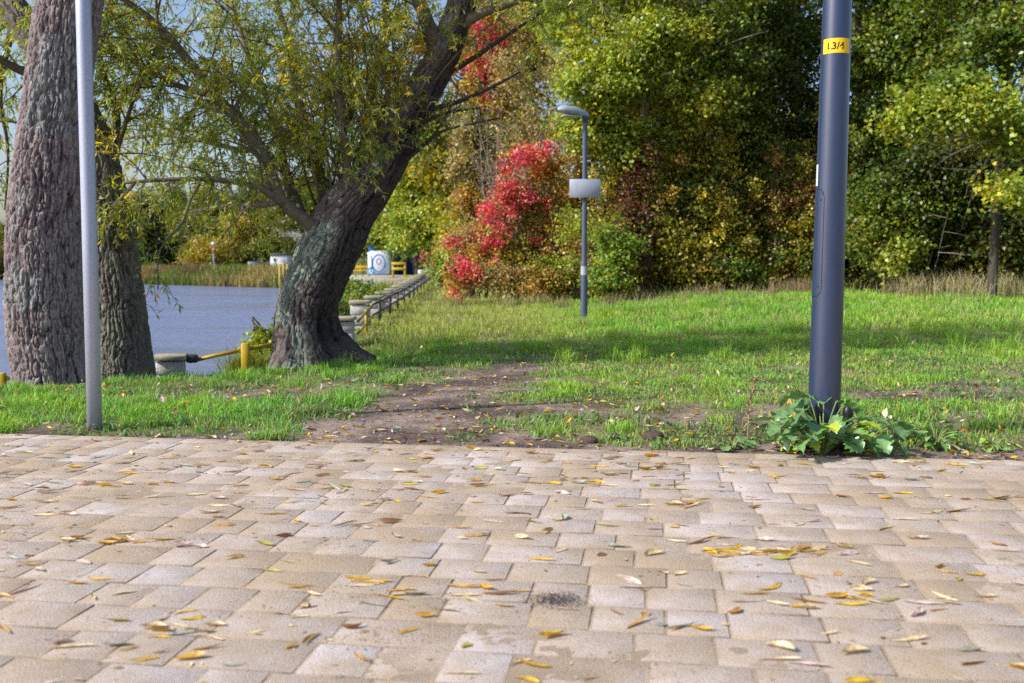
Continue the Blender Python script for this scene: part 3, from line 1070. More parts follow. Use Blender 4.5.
#   thin upright shoots crowding the fork
yel = Crown(WPy)
for i in range(34):
    f = rng.random()
    a_ = mix(np.array([300, 218.]), np.array([400, 135.]), f)
    Y0 = rng.uniform(9.95, 10.6)
    s = at(a_[0], a_[1], Y0)
    d = np.array([rng.normal(-.12, .3), rng.normal(0, .3), 1.0])
    L = rng.uniform(.7, 2.0)
    l = cr3.limb(np.array([np.append(s, .013), np.append(s + d * L * .5 + rng.normal(0, .05, 3), .009), np.append(s + d * L + rng.normal(0, .1, 3), .004)]), 5, np.array([.16, .135, .08]))
    yel.bark = np.array([.15, .125, .07])
    yel.grow(l, 6, (.15, .5), 4, (.12, .35), .25, .5, .3, gap=.035)
#   upper crown above
for (dx, dy, dz, n_) in ((-2.8, -.6, 1.3, 8), (-1.2, .8, 2.0, 9), (.6, .4, 2.2, 22), (2.0, -.2, 1.6, 22), (1.2, 1.2, 1.2, 18)):
    s = at(400, -20, 10.3)
    l = cr3.limb(np.array([np.append(s, .07), np.append(s + np.array([dx, dy, dz]) * .5 + np.array([0, 0, .25]), .05), np.append(s + np.array([dx, dy, dz]), .02)]))
    cr3.grow(l, n_, (.6, 1.3), 8, (.3, .8), .2, .25, .6, gap=.05)
#   a low drooping spray over the water
l = cr3.limb(px_limb([(202, 180, 9.7, 4), (190, 200, 9.5, 3.2), (182, 224, 9.4, 3), (160, 250, 9.3, 2), (158, 290, 9.3, 1.2)]), 5)
cr3.grow(l, 7, (.1, .35), 3, (.1, .25), .3, 0, .9, gap=.06)
cr3.C += yel.C; cr3.A += yel.A; cr3.Nn += yel.Nn; cr3.L += yel.L; cr3.W += yel.W; cr3.K += yel.K
cr3.tw.add(np.vstack(yel.tw.v), np.vstack(yel.tw.f4), None, np.vstack(yel.tw.c))
cr3.build(t3)
rebase(t3)


# ------------------------------------------------------------------ the wood on the right
G_LIGHT = [((.20, .28, .05), 5), ((.29, .33, .06), 3), ((.11, .18, .03), 3.5), ((.48, .40, .04), 1.1), ((.34, .38, .12), 1)]
G_MID = [((.09, .16, .028), 5), ((.15, .22, .035), 3), ((.05, .09, .02), 4), ((.38, .32, .04), .8), ((.20, .14, .04), .5)]
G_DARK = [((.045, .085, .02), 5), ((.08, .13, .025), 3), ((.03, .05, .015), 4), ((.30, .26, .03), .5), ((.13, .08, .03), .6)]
G_OLIVE = [((.14, .16, .025), 4), ((.27, .24, .03), 3), ((.08, .10, .02), 2.5), ((.30, .17, .035), 1.0), ((.44, .36, .03), 1.5), ((.12, .18, .03), 2.5)]
G_FRESH = [((.12, .22, .045), 4), ((.19, .28, .05), 3), ((.08, .15, .035), 2), ((.30, .30, .05), .8)]
RED = [((.50, .07, .14), 5), ((.60, .15, .23), 4), ((.40, .045, .09), 2), ((.58, .23, .13), 2), ((.25, .07, .04), 1), ((.26, .22, .07), .8)]
ORANGE = [((.45, .20, .07), 2), ((.40, .27, .08), 3), ((.46, .13, .09), 1.2), ((.29, .27, .07), 4), ((.22, .28, .06), 3)]
DUSTY = [((.26, .25, .13), 4), ((.32, .27, .15), 3), ((.20, .21, .08), 3), ((.40, .22, .10), 1)]
RUSSET = [((.17, .075, .055), 4), ((.12, .06, .045), 3), ((.22, .11, .06), 2), ((.10, .10, .03), 2)]


def wood_tree(name, label, cat, x, y, trunk, lobes, per=20, leafL=(.07, .11), leafW=(.05, .08), group=None, bark=(.10, .08, .065), fork=.15, **kw):
    """trunk: height, radius, lean (dx, dy); limbs run to the crown's lobes"""
    z = float(H(x, y))
    root = empty(name, (x, y, z), label, cat, group)
    mb = MB()
    h, r, lx, ly = trunk
    p = np.array([(x, y, z - .2, r * 1.35), (x + lx * .05, y + ly * .05, z + .25, r), (x + lx * .45 + rng.normal(0, .08), y + ly * .45, z + h * .5, r * .75), (x + lx, y + ly, z + h, r * .3)])
    pp = resample(p, .25)
    bumps = 1 + .25 * (vn(np.arange(len(pp)) * .6, x) - .5)
    mb.tube(pp[:, :3], pp[:, 3] * bumps, 9, bark)
    for (ctr, rad, num, pal) in lobes:
        f = np.clip((ctr[2] - z) / h * .75, fork, .95)
        s = pp[int(f * (len(pp) - 1))]
        e = np.asarray(ctr) + rng.normal(0, .15, 3)
        mid_ = mix(s[:3], e, .5) + np.array([0, 0, .15 + .1 * rng.random()])
        l = resample(np.array([s[:3], mid_, e]), .25)
        mb.tube(l, np.linspace(max(.02, s[3] * .5), .012, len(l)), 5, np.array(bark) * 1.1, False)
        for _ in range(5):
            d = unit(rng.normal(0, 1, 3)) * np.asarray(rad) * .95
            k = int(rng.integers(len(l) // 3, len(l)))
            l2 = resample(np.array([l[k], l[k] + d * .5 + rng.normal(0, .1, 3), l[k] + d]), .25)
            mb.tube(l2, np.linspace(.016, .006, len(l2)), 4, np.array(bark) * 1.3, False)
    mb.build('trunk', M['twig'], root, True)
    cluster_mesh('crown', root, lobes, per, leafL, leafW, **kw)
    rebase(root)
    return root


def LB(px, py, Y, rx, ry, rz, num, pal):
    return (at(px, py, Y), (rx, ry, rz), num, pal)


def vines(lines, pals, step=8, jit=9, num=(7, 15), rad=(.12, .27), skip=.22, Y=23.5):
    out = []
    for ln in lines:
        q_ = np.array(ln, float)
        for a_, b_ in zip(q_[:-1], q_[1:]):
            k_ = max(1, int(np.hypot(*(b_ - a_)[:2]) / step))
            for j in range(k_):
                if rng.random() < skip: continue
                c_ = mix(a_, b_, j / k_) + rng.normal(0, jit, 2)
                r_3 = rng.uniform(*rad)
                out.append((at(c_[0], c_[1], Y + rng.normal(0, .22)), (r_3, r_3, r_3 * 1.3), int(rng.integers(*num)), pals[int(rng.integers(len(pals)))]))
    return out


# light maple-like tree above the far lamp
p = at(655, 297, 23.2)
wood_tree('maple_tree', 'bright green broad-leaved tree arching above the far lamp head', 'tree', p[0], p[1], (7.0, .13, -.2, -.3), [
    LB(610, 70, 21.6, 1.2, 1.0, .9, 330, G_LIGHT), LB(660, 40, 21.8, 1.3, 1.0, .9, 360, G_LIGHT), LB(590, 120, 22.2, .9, .8, .6, 200, G_LIGHT),
    LB(690, 100, 22.2, 1.1, 1.0, 1.0, 280, G_LIGHT), LB(630, 150, 22.5, 1.0, .8, .6, 220, G_LIGHT), LB(720, 50, 22.0, 1.0, 1.0, 1.1, 280, G_MID),
    LB(640, -30, 22, 1.8, 1.3, 1.2, 420, G_LIGHT), LB(710, -40, 22.4, 1.5, 1.3, 1.4, 340, G_LIGHT), LB(570, 20, 22.6, 1.0, 1.0, 1.0, 260, G_LIGHT)], 20, bark=(.2, .18, .15))
# tree in the middle, draped with climbing plants
p = at(735, 290, 24.0)
wood_tree('draped_tree', 'dark olive tree with hanging orange climbers, just left of the dark lamp post', 'tree', p[0], p[1], (8.0, .16, .1, 0), [
    LB(700, 180, 23.2, 1.0, .9, 1.6, 330, G_OLIVE), LB(740, 120, 23.6, 1.2, 1.0, 1.8, 360, G_MID), LB(725, 240, 22.8, .8, .7, 1.1, 240, G_OLIVE),
    LB(770, 200, 23.6, .9, .8, 1.5, 260, G_OLIVE), LB(770, 60, 23.6, 1.4, 1.1, 1.5, 330, G_DARK), LB(745, -40, 23.8, 2.0, 1.5, 1.4, 380, G_MID),
    LB(775, 262, 23.0, .6, .5, .7, 130, G_OLIVE)], 19)
tr_ = [o for o in C.objects if o.name.startswith('draped_tree')][-1]
lines = []
for k in range(58):
    x0_ = rng.uniform(588, 838); y0_ = rng.uniform(95, 200); y1_ = min(290, y0_ + rng.uniform(60, 190))
    lines.append([(x0_, y0_), (x0_ + rng.normal(0, 6), (y0_ + y1_) / 2), (x0_ + rng.normal(0, 10), y1_)])
m0 = MB()
for ln in lines:
    pp_ = resample(np.array([at(a_, b_, 22.45) for a_, b_ in ln]), .3)
    m0.tube(pp_ + rng.normal(0, .02, pp_.shape), .009, 4, np.array([.10, .075, .055]) * rng.uniform(.6, 1.3), False)
before = set(C.objects)
m0.build('climber_stems', M['twig'], tr_, True)
cluster_mesh('climbers', tr_, vines(lines, [G_OLIVE, G_OLIVE, G_MID, G_DARK, RUSSET, ORANGE, [((.42, .36, .04), 2), ((.28, .28, .04), 2)]], 11, 5, (4, 10), (.09, .24), .35, 22.4), 15, (.05, .085), (.035, .055), spread=.11, droop=.9)
for ch in C.objects:
    if ch not in before: ch.location = ch.location - tr_.location
# russet column of withered creeper beside the lamp
p = at(640, 292, 22.2)
root = empty('creeper_column', (p[0], p[1], float(H(p[0], p[1]))), 'column of withered russet creeper hanging right of the far lamp', 'creeper')
mb = MB()
pp = resample(np.array([(p[0], p[1], 0.1, .07), (p[0] + .05, p[1], 2.0, .06), (p[0] - .05, p[1] + .1, 3.9, .03)]), .2)
mb.tube(pp[:, :3], pp[:, 3], 7, (.1, .08, .06))
for k in range(26):
    a0 = rng.uniform(0, 2 * PI); r0 = rng.uniform(.2, .45)
    zt, zb = rng.uniform(2.2, 3.7), rng.uniform(.3, 1.4)
    q0 = np.array([p[0] + math.cos(a0) * r0, p[1] + math.sin(a0) * r0, zt])
    mb.tube(resample(np.array([q0 * [1, 1, 0] + [0, 0, zt], q0 * [1, 1, 0] + [rng.normal(0, .08), rng.normal(0, .05), (zt + zb) / 2], q0 * [1, 1, 0] + [rng.normal(0, .1), 0, zb]]), .3), .007, 4, (.16, .11, .08), False)
mb.build('stem', M['twig'], root, True)
cluster_mesh('foliage', root, [LB(642, 170, 22.1, .38, .35, .6, 120, RUSSET), LB(637, 215, 22.1, .36, .35, .7, 150, RUSSET), LB(640, 260, 22.1, .34, .3, .6, 130, RUSSET),
                               LB(655, 200, 22.2, .5, .4, 1.0, 110, G_OLIVE)], 17, (.05, .09), (.035, .06), spread=.12)
rebase(root)
# fresh green bush behind the lamp
p = at(608, 297, 21.6)
wood_tree('leafy_bush', 'fresh green bush at the wood edge right behind the far lamp', 'bush', p[0], p[1], (1.6, .04, 0, 0), [
    LB(612, 245, 21.5, .42, .4, .55, 130, G_FRESH), LB(602, 275, 21.5, .45, .4, .4, 110, G_FRESH), LB(620, 278, 21.6, .4, .35, .4, 80, G_OLIVE)], 18, (.06, .09), (.04, .06))
# darker growth behind lamp
p = at(690, 296, 22.6)
wood_tree('leafy_bush', 'olive and yellow bush at the wood edge between the far lamp and dark post', 'bush', p[0], p[1], (2.4, .05, 0, 0), [
    LB(672, 240, 22.3, .6, .5, 1.1, 210, G_OLIVE), LB(700, 262, 22.2, .7, .5, .8, 200, G_OLIVE), LB(685, 205, 22.6, .6, .5, .8, 150, G_MID), LB(738, 270, 22.2, .7, .5, .6, 140, G_MID)], 18, (.06, .1), (.04, .07))
# right of the dark post
p = at(862, 290, 23.4)
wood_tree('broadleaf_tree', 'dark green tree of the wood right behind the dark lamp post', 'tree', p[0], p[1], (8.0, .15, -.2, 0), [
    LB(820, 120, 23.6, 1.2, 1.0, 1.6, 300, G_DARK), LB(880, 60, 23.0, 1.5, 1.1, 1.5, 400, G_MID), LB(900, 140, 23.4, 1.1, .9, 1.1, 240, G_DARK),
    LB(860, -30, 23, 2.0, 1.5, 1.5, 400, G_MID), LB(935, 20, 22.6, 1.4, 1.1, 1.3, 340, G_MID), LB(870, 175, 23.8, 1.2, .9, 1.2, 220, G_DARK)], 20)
tr_ = [o for o in C.objects if o.name.startswith('broadleaf_tree')][-1]
lines = []
for k in range(40):
    x0_ = rng.uniform(850, 1040); y0_ = rng.uniform(120, 215); y1_ = min(288, y0_ + rng.uniform(50, 150))
    lines.append([(x0_, y0_), (x0_ + rng.normal(0, 8), (y0_ + y1_) / 2), (x0_ + rng.normal(0, 14), y1_)])
before = set(C.objects)
cluster_mesh('climbers', tr_, vines(lines, [G_DARK, G_DARK, G_MID, G_MID, G_OLIVE], 12, 7, (4, 10), (.10, .28), .4, 21.9), 15, (.06, .095), (.04, .065), spread=.13, droop=.8)
for ch in C.objects:
    if ch not in before: ch.location = ch.location - tr_.location
p = at(878, 292, 21.6)
wood_tree('leafy_bush', 'green bush with yellow leaves at the wood edge right of the dark post', 'bush', p[0], p[1], (2.4, .045, .1, 0), [
    LB(862, 235, 21.2, .55, .5, .65, 170, G_MID), LB(892, 255, 21.2, .5, .45, .5, 140, G_LIGHT), LB(905, 215, 21.4, .6, .5, .6, 150, G_MID), LB(875, 200, 21.6, .6, .5, .6, 150, G_MID)], 18, (.07, .11), (.05, .075))
# alder on the right, its lit sprays and shaded inside put into leaf colour
p = at(992, 291, 19.6)
wood_tree('alder_tree', 'slim grey trunk at far right with sunlit sprays of round leaves', 'tree', p[0], p[1], (8.5, .085, .15, .2), [
    LB(950, 160, 21.4, 1.0, .6, .8, 210, G_DARK), LB(1015, 160, 21.2, .9, .6, .9, 200, G_DARK), LB(905, 190, 21.6, .8, .6, .8, 170, G_DARK), LB(1015, 235, 21.3, .8, .5, .7, 150, G_DARK), LB(955, 225, 21.6, .9, .5, .8, 180, G_DARK),
    LB(925, 112, 17.9, .65, .6, .28, 85, G_LIGHT), LB(985, 112, 17.7, .75, .6, .36, 110, G_LIGHT), LB(960, 85, 18.4, .9, .7, .3, 90, G_MID), LB(1010, 190, 17.6, .6, .6, .26, 90, G_LIGHT),
    LB(1040, 130, 18.2, .9, .8, .5, 150, G_LIGHT), LB(905, 125, 18.4, .4, .4, .2, 50, G_LIGHT), LB(1000, 30, 19, 1.3, 1.1, .9, 300, G_MID), LB(1060, -30, 19.4, 1.6, 1.4, 1.2, 300, G_MID), LB(960, -20, 19.6, 1.3, 1.1, .8, 240, G_MID),
    LB(1050, 200, 18.6, .6, .6, .4, 90, G_LIGHT)], 17, (.07, .11), (.06, .09), spread=.17, bark=(.075, .065, .052), fork=.42)
p = at(960, 285, 23.5)
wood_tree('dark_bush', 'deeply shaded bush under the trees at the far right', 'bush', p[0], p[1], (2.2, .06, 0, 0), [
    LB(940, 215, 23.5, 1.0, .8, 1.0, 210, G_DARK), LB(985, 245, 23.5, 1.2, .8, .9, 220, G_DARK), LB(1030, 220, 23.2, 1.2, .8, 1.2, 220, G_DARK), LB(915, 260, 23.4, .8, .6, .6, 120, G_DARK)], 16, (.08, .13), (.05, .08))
# dead grey branches under the right-hand trees
p = at(925, 283, 21.2)
z = float(H(p[0], p[1]))
mb = MB()
for k in range(8):
    s = np.array([p[0] + rng.normal(0, .25), p[1] + rng.normal(0, .2), z])
    e = s + np.array([rng.normal(.1, .8), rng.normal(-.1, .3), rng.uniform(.6, 2.0)])
    l = resample(np.array([s, mix(s, e, .5) + np.array([rng.normal(0, .15), 0, rng.uniform(.0, .35)]), e]), .15)
    mb.tube(l + rng.normal(0, .012, l.shape), np.linspace(.014, .004, len(l)), 5, (.2, .17, .14))
    for _ in range(3):
        i0 = int(rng.integers(len(l) // 3, len(l)))
        e2 = l[i0] + rng.normal(0, .28, 3)
        mb.tube(np.array([l[i0], mix(l[i0], e2, .5) + rng.normal(0, .03, 3), e2]), [.009, .007, .003], 4, (.3, .25, .21), False)
o = mb.build('dead_branches', M['twig'], None, True)
tag(o, 'tangle of bare grey dead branches below the alder sprays', 'dead branches')

# undergrowth along the foot of the wood
UG = [(628, 'shaded olive', 24.2), (662, 'brownish', 23.4), (705, 'dark orange-flecked', 23.6), (742, 'dense dark', 23.2), (778, 'yellow-flecked', 23.5), (815, 'dark', 23.6), (850, 'dim green', 23.3),
      (905, 'mixed green', 23.0), (945, 'dull green', 22.8), (985, 'very dark', 22.6), (1030, 'leafy green', 22.0)]
for i, (px, tone_, Y) in enumerate(UG):
    X = (px - 512) / F * Y
    z0 = float(H(X, Y))
    pal = [G_OLIVE, RUSSET, G_OLIVE, G_DARK, G_OLIVE, G_DARK, G_MID, G_MID, G_DARK, G_DARK, G_MID][i]
    lob = [(np.array([X + rng.normal(0, .15), Y, z0 + .45]), (.7, .5, .5), 150, pal), (np.array([X + rng.normal(0, .2), Y + .2, z0 + 1.3]), (.65, .5, .7), 160, pal if i % 3 else G_OLIVE),
           (np.array([X + rng.normal(0, .25), Y + .3, z0 + 2.3]), (.6, .5, .8), 140, G_OLIVE if i < 6 else pal), (np.array([X + rng.normal(0, .3), Y + .5, z0 + 3.4]), (.7, .5, .8), 110, G_DARK if i % 2 else pal)]
    wood_tree('undergrowth_bush', f'{tone_} bush at the foot of the wood, number {i + 1} from the far lamp rightwards', 'bush', X, Y, (3.6, .05, rng.normal(0, .2), 0), lob, 15, (.06, .1), (.04, .065), 'bushes at the foot of the wood', gain=1.4, spread=.18)

# the back row
for i, (px, Y, h, pal, lab) in enumerate((
        (505, 34, 10, G_OLIVE, 'tall mid green tree of the back row above the grey twiggy shrub'),
        (580, 31, 11, G_OLIVE, 'tall olive tree of the back row behind the far lamp'),
        (655, 32, 11, G_DARK, 'tall dark tree of the back row behind the bright green maple'),
        (725, 30, 11, G_DARK, 'tall dark tree of the back row left of the dark lamp post'),
        (790, 31, 12, G_OLIVE, 'tall olive tree of the back row hidden partly by the dark lamp post'),
        (855, 30, 12, G_DARK, 'tall dark tree of the back row right of the dark lamp post'),
        (930, 29, 12, G_DARK, 'tall green tree of the back row left of the slim grey alder'),
        (1010, 30, 12, G_DARK, 'tall dark tree of the back row behind the slim grey alder'),
        (1085, 27, 11, G_MID, 'tall green tree at the right edge of the wood'))):
    X = (px - 512) / F * Y
    z0 = float(H(X, Y))
    lob = []
    for k in range(11):
        lz = z0 + h * (.06 + .9 * (k + .5) / 11)
        lob.append((np.array([X + rng.normal(0, 1.0), Y + rng.normal(0, .7), lz]), (1.5, 1.2, .95), 105, pal if rng.random() < .75 else G_OLIVE))
    wood_tree('wood_tree', lab, 'tree', X, Y, (h * .95, .17, rng.normal(0, .3), 0), lob, 15, (.13, .2), (.09, .14), 'back row of the wood', spread=.26, gain=1.25)

# ------------------------------------------------------------------ left end of the wood: creeper and shrubs
# pale twiggy shrub
p = at(530, 290, 25.5)
root = empty('twiggy_shrub', (p[0], p[1], float(H(p[0], p[1]))), 'tall pale grey twiggy shrub with sparse leaves above the red creeper', 'shrub')
mb = MB()
for k in range(75):
    s = np.array([p[0] + rng.normal(0, .35), p[1] + rng.normal(0, .3), .1])
    e = s + np.array([rng.normal(-.1, .75), rng.normal(-.2, .4), rng.uniform(2.8, 5.2)])
    l = resample(np.array([s, mix(s, e, .5) + rng.normal(0, .25, 3), e]), .35)
    mb.tube(l, np.linspace(.02, .005, len(l)), 4, np.array([.27, .235, .19]) * rng.uniform(.7, 1.2), False)
    for _ in range(6):
        i0 = int(rng.integers(len(l) // 3, len(l)))
        e2 = l[i0] + rng.normal(0, .35, 3) + np.array([0, 0, .1])
        mb.tube(np.array([l[i0], mix(l[i0], e2, .5) + rng.normal(0, .05, 3), e2]), [.008, .006, .003], 3, (.3, .26, .2), False)
mb.build('stems', M['twig'], root, True)
cluster_mesh('foliage', root, [LB(520, 120, 25.2, .9, .6, 1.1, 120, DUSTY), LB(548, 130, 25.2, .7, .5, 1.2, 120, DUSTY), LB(510, 75, 25.4, .8, .6, .8, 100, DUSTY),
                               LB(555, 80, 25.4, .7, .6, .9, 110, DUSTY), LB(565, 170, 25, .4, .4, .7, 60, ORANGE), LB(530, 30, 25.8, 1.2, .8, .9, 130, DUSTY)], 14, (.06, .1), (.025, .045), spread=.16)
rebase(root)
# red cascade
p = at(505, 296, 23.8)
root = empty('red_creeper', (p[0], p[1], float(H(p[0], p[1]))), 'scarlet creeper cascading over a thicket down to the lawn', 'creeper')
mb = MB()
for k in range(40):
    s = at(rng.uniform(455, 570), 298, 24.2)
    e = at(rng.uniform(470, 575), rng.uniform(150, 230), 24.2 + rng.normal(0, .3))
    l = resample(np.array([s, mix(s, e, .5) + rng.normal(0, .15, 3), e]), .3)
    mb.tube(l, np.linspace(.014, .005, len(l)), 4, np.array([.16, .11, .08]) * rng.uniform(.7, 1.3), False)
mb.build('stems', M['twig'], root, True)
RL = [[(566, 172), (552, 150), (536, 143), (518, 160), (508, 185), (496, 210), (488, 235), (476, 255)], [(550, 158), (530, 165), (515, 185), (505, 215), (492, 240)], [(528, 172), (524, 192)],
      [(549, 192), (551, 212)], [(478, 250), (462, 268), (452, 288)], [(468, 262), (470, 288)], [(455, 262), (446, 292)], [(462, 270), (458, 290)], [(485, 240), (468, 265)], [(476, 262), (462, 290)], [(498, 215), (484, 245), (472, 262)], [(512, 172), (500, 198), (486, 222)], [(526, 155), (512, 178)]]
cluster_mesh('red_foliage', root, vines(RL, [RED, RED, RED, ORANGE]) + vines([[(440, 262), (470, 240), (500, 250)], [(505, 225), (530, 245), (560, 235)], [(560, 180), (570, 215)]], [RED, ORANGE, ORANGE], 12, 12, (3, 8), (.1, .2), .3),
             15, (.05, .09), (.04, .06), spread=.11, droop=.7)
cluster_mesh('mixed_foliage', root, [LB(475, 250, 23.9, .8, .6, .9, 190, DUSTY), LB(515, 255, 24.0, .8, .6, .9, 220, G_OLIVE), LB(550, 240, 24, .7, .6, 1.2, 240, ORANGE), LB(575, 250, 23.6, .55, .5, 1.1, 210, ORANGE),
                                     LB(505, 280, 23.4, .9, .5, .4, 150, DUSTY), LB(540, 283, 23.2, .8, .5, .4, 150, ORANGE), LB(580, 200, 24, .5, .4, .7, 120, G_OLIVE), LB(560, 275, 23.2, .7, .4, .5, 130, G_LIGHT),
                                     LB(455, 240, 24.4, .6, .5, .6, 100, ORANGE), LB(525, 210, 23.9, .8, .4, .8, 170, G_OLIVE), LB(510, 190, 23.7, .6, .4, .6, 90, DUSTY), LB(540, 175, 23.8, .5, .4, .5, 90, ORANGE), LB(575, 225, 23.0, .4, .3, .8, 90, G_LIGHT)], 17, (.05, .09), (.03, .055), spread=.14)
rebase(root)
# upper red creeper in a tree
p = at(470, 285, 27.5)
wood_tree('creeper_tree', 'tree hung with crimson creeper high above the path, right of the leaning willow', 'tree', p[0], p[1], (7.5, .12, .3, 0), [
    LB(470, 165, 26.9, .5, .4, .6, 90, DUSTY), LB(466, 205, 26.7, .5, .4, .7, 100, ORANGE), LB(478, 235, 26.6, .5, .4, .6, 90, G_OLIVE), LB(485, 190, 26.7, .5, .4, .6, 90, DUSTY), LB(455, 240, 26.8, .5, .4, .6, 90, G_LIGHT),
    *vines([[(500, 8), (490, 35), (482, 60), (470, 85)], [(478, 15), (472, 45), (488, 80), (492, 95)], [(432, 20), (428, 45)], [(505, 40), (500, 75), (480, 98)]], [RED, RED, ORANGE], 9, 9, (7, 14), (.15, .32), .2, 26.3),
    LB(500, 105, 26.6, .5, .4, .5, 60, ORANGE), LB(470, 130, 27.6, 1.0, .8, .9, 120, DUSTY), LB(450, 60, 27.8, 1.2, 1.0, 1.3, 230, G_OLIVE), LB(540, -10, 27.4, 1.7, 1.2, 1.2, 330, G_MID), LB(470, -40, 27.8, 1.6, 1.2, 1.3, 280, G_OLIVE),
    LB(530, 20, 27.4, 1.3, 1.0, .9, 220, G_OLIVE)], 18, (.08, .12), (.05, .08), spread=.15)
p = at(440, 274, 36)
wood_tree('leafy_tree', 'fresh green bushy tree beside the trail behind the leaning willow', 'tree', p[0], p[1], (6, .12, -.3, 0), [
    LB(430, 225, 35, 1.3, 1.1, 1.1, 260, G_LIGHT), LB(455, 190, 35.5, 1.4, 1.1, 1.1, 280, G_LIGHT), LB(420, 180, 36, 1.3, 1.1, 1.2, 260, G_LIGHT), LB(460, 235, 34.5, 1.1, .9, 1.2, 230, G_LIGHT),
    LB(400, 215, 36.5, 1.0, .9, 1.0, 190, G_LIGHT), LB(440, 140, 36.5, 1.6, 1.2, 1.2, 270, G_FRESH), LB(480, 160, 36, 1.2, 1.0, 1.2, 200, G_LIGHT), LB(450, 262, 33.5, .8, .7, .5, 110, G_FRESH)], 18, (.11, .17), (.07, .11), spread=.22)
p = at(410, 272, 52)
wood_tree('leafy_tree', 'green and yellow tree overhanging the quay behind the painted cabinet', 'tree', p[0] + .5, p[1], (8, .17, -1.2, 0), [
    LB(398, 220, 53, 1.7, 1.4, 1.6, 260, G_FRESH), LB(375, 232, 54, 1.3, 1.2, 1.0, 190, G_LIGHT), LB(412, 190, 54, 2.0, 1.6, 1.6, 280, G_MID), LB(385, 180, 55, 1.8, 1.5, 1.5, 240, G_LIGHT), LB(372, 205, 55, 1.2, 1.2, 1.2, 150, G_FRESH),
    LB(420, 235, 51, 1.2, 1.0, 1.0, 160, G_FRESH), LB(400, 140, 55, 2.4, 1.6, 1.8, 280, G_MID)], 17, (.16, .24), (.1, .15), spread=.32)
p = at(372, 270, 66)
wood_tree('dark_bush', 'dark shaded trees far behind the quay left of the painted cabinet', 'bush', p[0], p[1], (5, .15, 0, 0), [
    LB(355, 248, 68, 2.2, 1.5, 1.4, 150, G_DARK), LB(385, 250, 68, 2.2, 1.5, 1.5, 150, G_DARK), LB(420, 255, 64, 2.0, 1.5, 1.2, 130, G_DARK), LB(405, 240, 66, 2, 1.5, 1.5, 130, G_DARK)], 14, (.25, .35), (.15, .22), spread=.4)

# ------------------------------------------------------------------ far shore
G_FAR = [((.15, .19, .04), 4), ((.22, .25, .05), 3), ((.08, .12, .03), 3), ((.36, .28, .05), 1), ((.20, .15, .05), 1)]
FAR = [(8, 118, 7.5, G_FAR, 'far shore tree seen left of the thick furrowed trunk, yellowish'),
       (60, 122, 10, G_MID, 'far shore tree hidden mostly by the thick furrowed trunk'),
       (118, 112, 10, G_FAR, 'far shore tree just right of the darker trunk, olive coloured'),
       (150, 104, 9, G_DARK, 'dark green rounded tree on the far shore right of the two trunks'),
       (178, 108, 9.5, G_MID, 'mid green tree on the far shore next to the dark rounded one'),
       (205, 100, 9, G_FAR, 'olive tree on the far shore behind the slim lamp'),
       (232, 98, 6.0, [((.40, .33, .07), 3), ((.30, .27, .06), 2)], 'low golden bush-like tree on the far shore right of the slim lamp'),
       (252, 102, 9.5, G_DARK, 'dark tree on the far shore above the grey cabinet'),
       (280, 98, 9, G_FAR, 'olive tree on the far shore above the white hut'),
       (318, 95, 9.5, G_MID, 'far shore tree behind the leaning willow trunk'),
       (-40, 124, 10, G_MID, 'far shore tree at the left edge of the view')]
for (px, Y, h, pal, lab) in FAR:
    X = (px - 512) / F * Y
    z0 = float(H(X, Y))
    lob = []
    for k in range(8):
        f = (k + .5) / 8
        wd = 2.9 * math.sin(PI * min(1, .25 + .7 * f)) + .6
        lob.append((np.array([X + rng.normal(0, .5 * wd), Y + rng.normal(0, 1.0), z0 + h * (.1 + .82 * f)]), (wd * .75, wd * .7, h * .13), 95, pal))
    wood_tree('shore_tree', lab, 'tree', X, Y, (h * .9, .2, 0, 0), lob, 24, (.17, .27), (.11, .17), 'trees on the far shore', spread=.42, gain=1.15)

# reeds along the far bank
gb = MB()
n = 26000
t = rng.random(n)
segs = LAKE[8:13]
ii = np.minimum(3, (t * 4).astype(int))
ii = rng.choice(4, n, p=[.12, .42, .36, .10])
f = rng.random(n)
bx = mix(segs[ii, 0], segs[ii + 1, 0], f); by = mix(segs[ii, 1], segs[ii + 1, 1], f)
off = rng.uniform(-.4, 3.2, n)
x = bx + off * .62; y = by + off * .78
pn = fbm(x * .22, y * .22, 0, 71)
c = mix(np.array([.16, .22, .04]), np.array([.36, .30, .10]), sstep(pn + rng.normal(0, .1, n), .4, .62)[:, None])
c = mix(c, np.array([.22, .12, .07]) * np.ones_like(c), (sstep(fbm(x * .3, y * .3, 0, 73), .6, .7) * .7)[:, None])
v, q, t, c = blades(x, y, rng.uniform(.5, 1.25, n), .09 * rng.uniform(.5, 1.4, n), c * rng.uniform(.7, 1.2, (n, 1)), .25, np.maximum(H(x, y), WATER_Z - .1))
gb.add(v, q, t, c)
tag(gb.build('shore_reeds', M['grass']), kind='stuff')

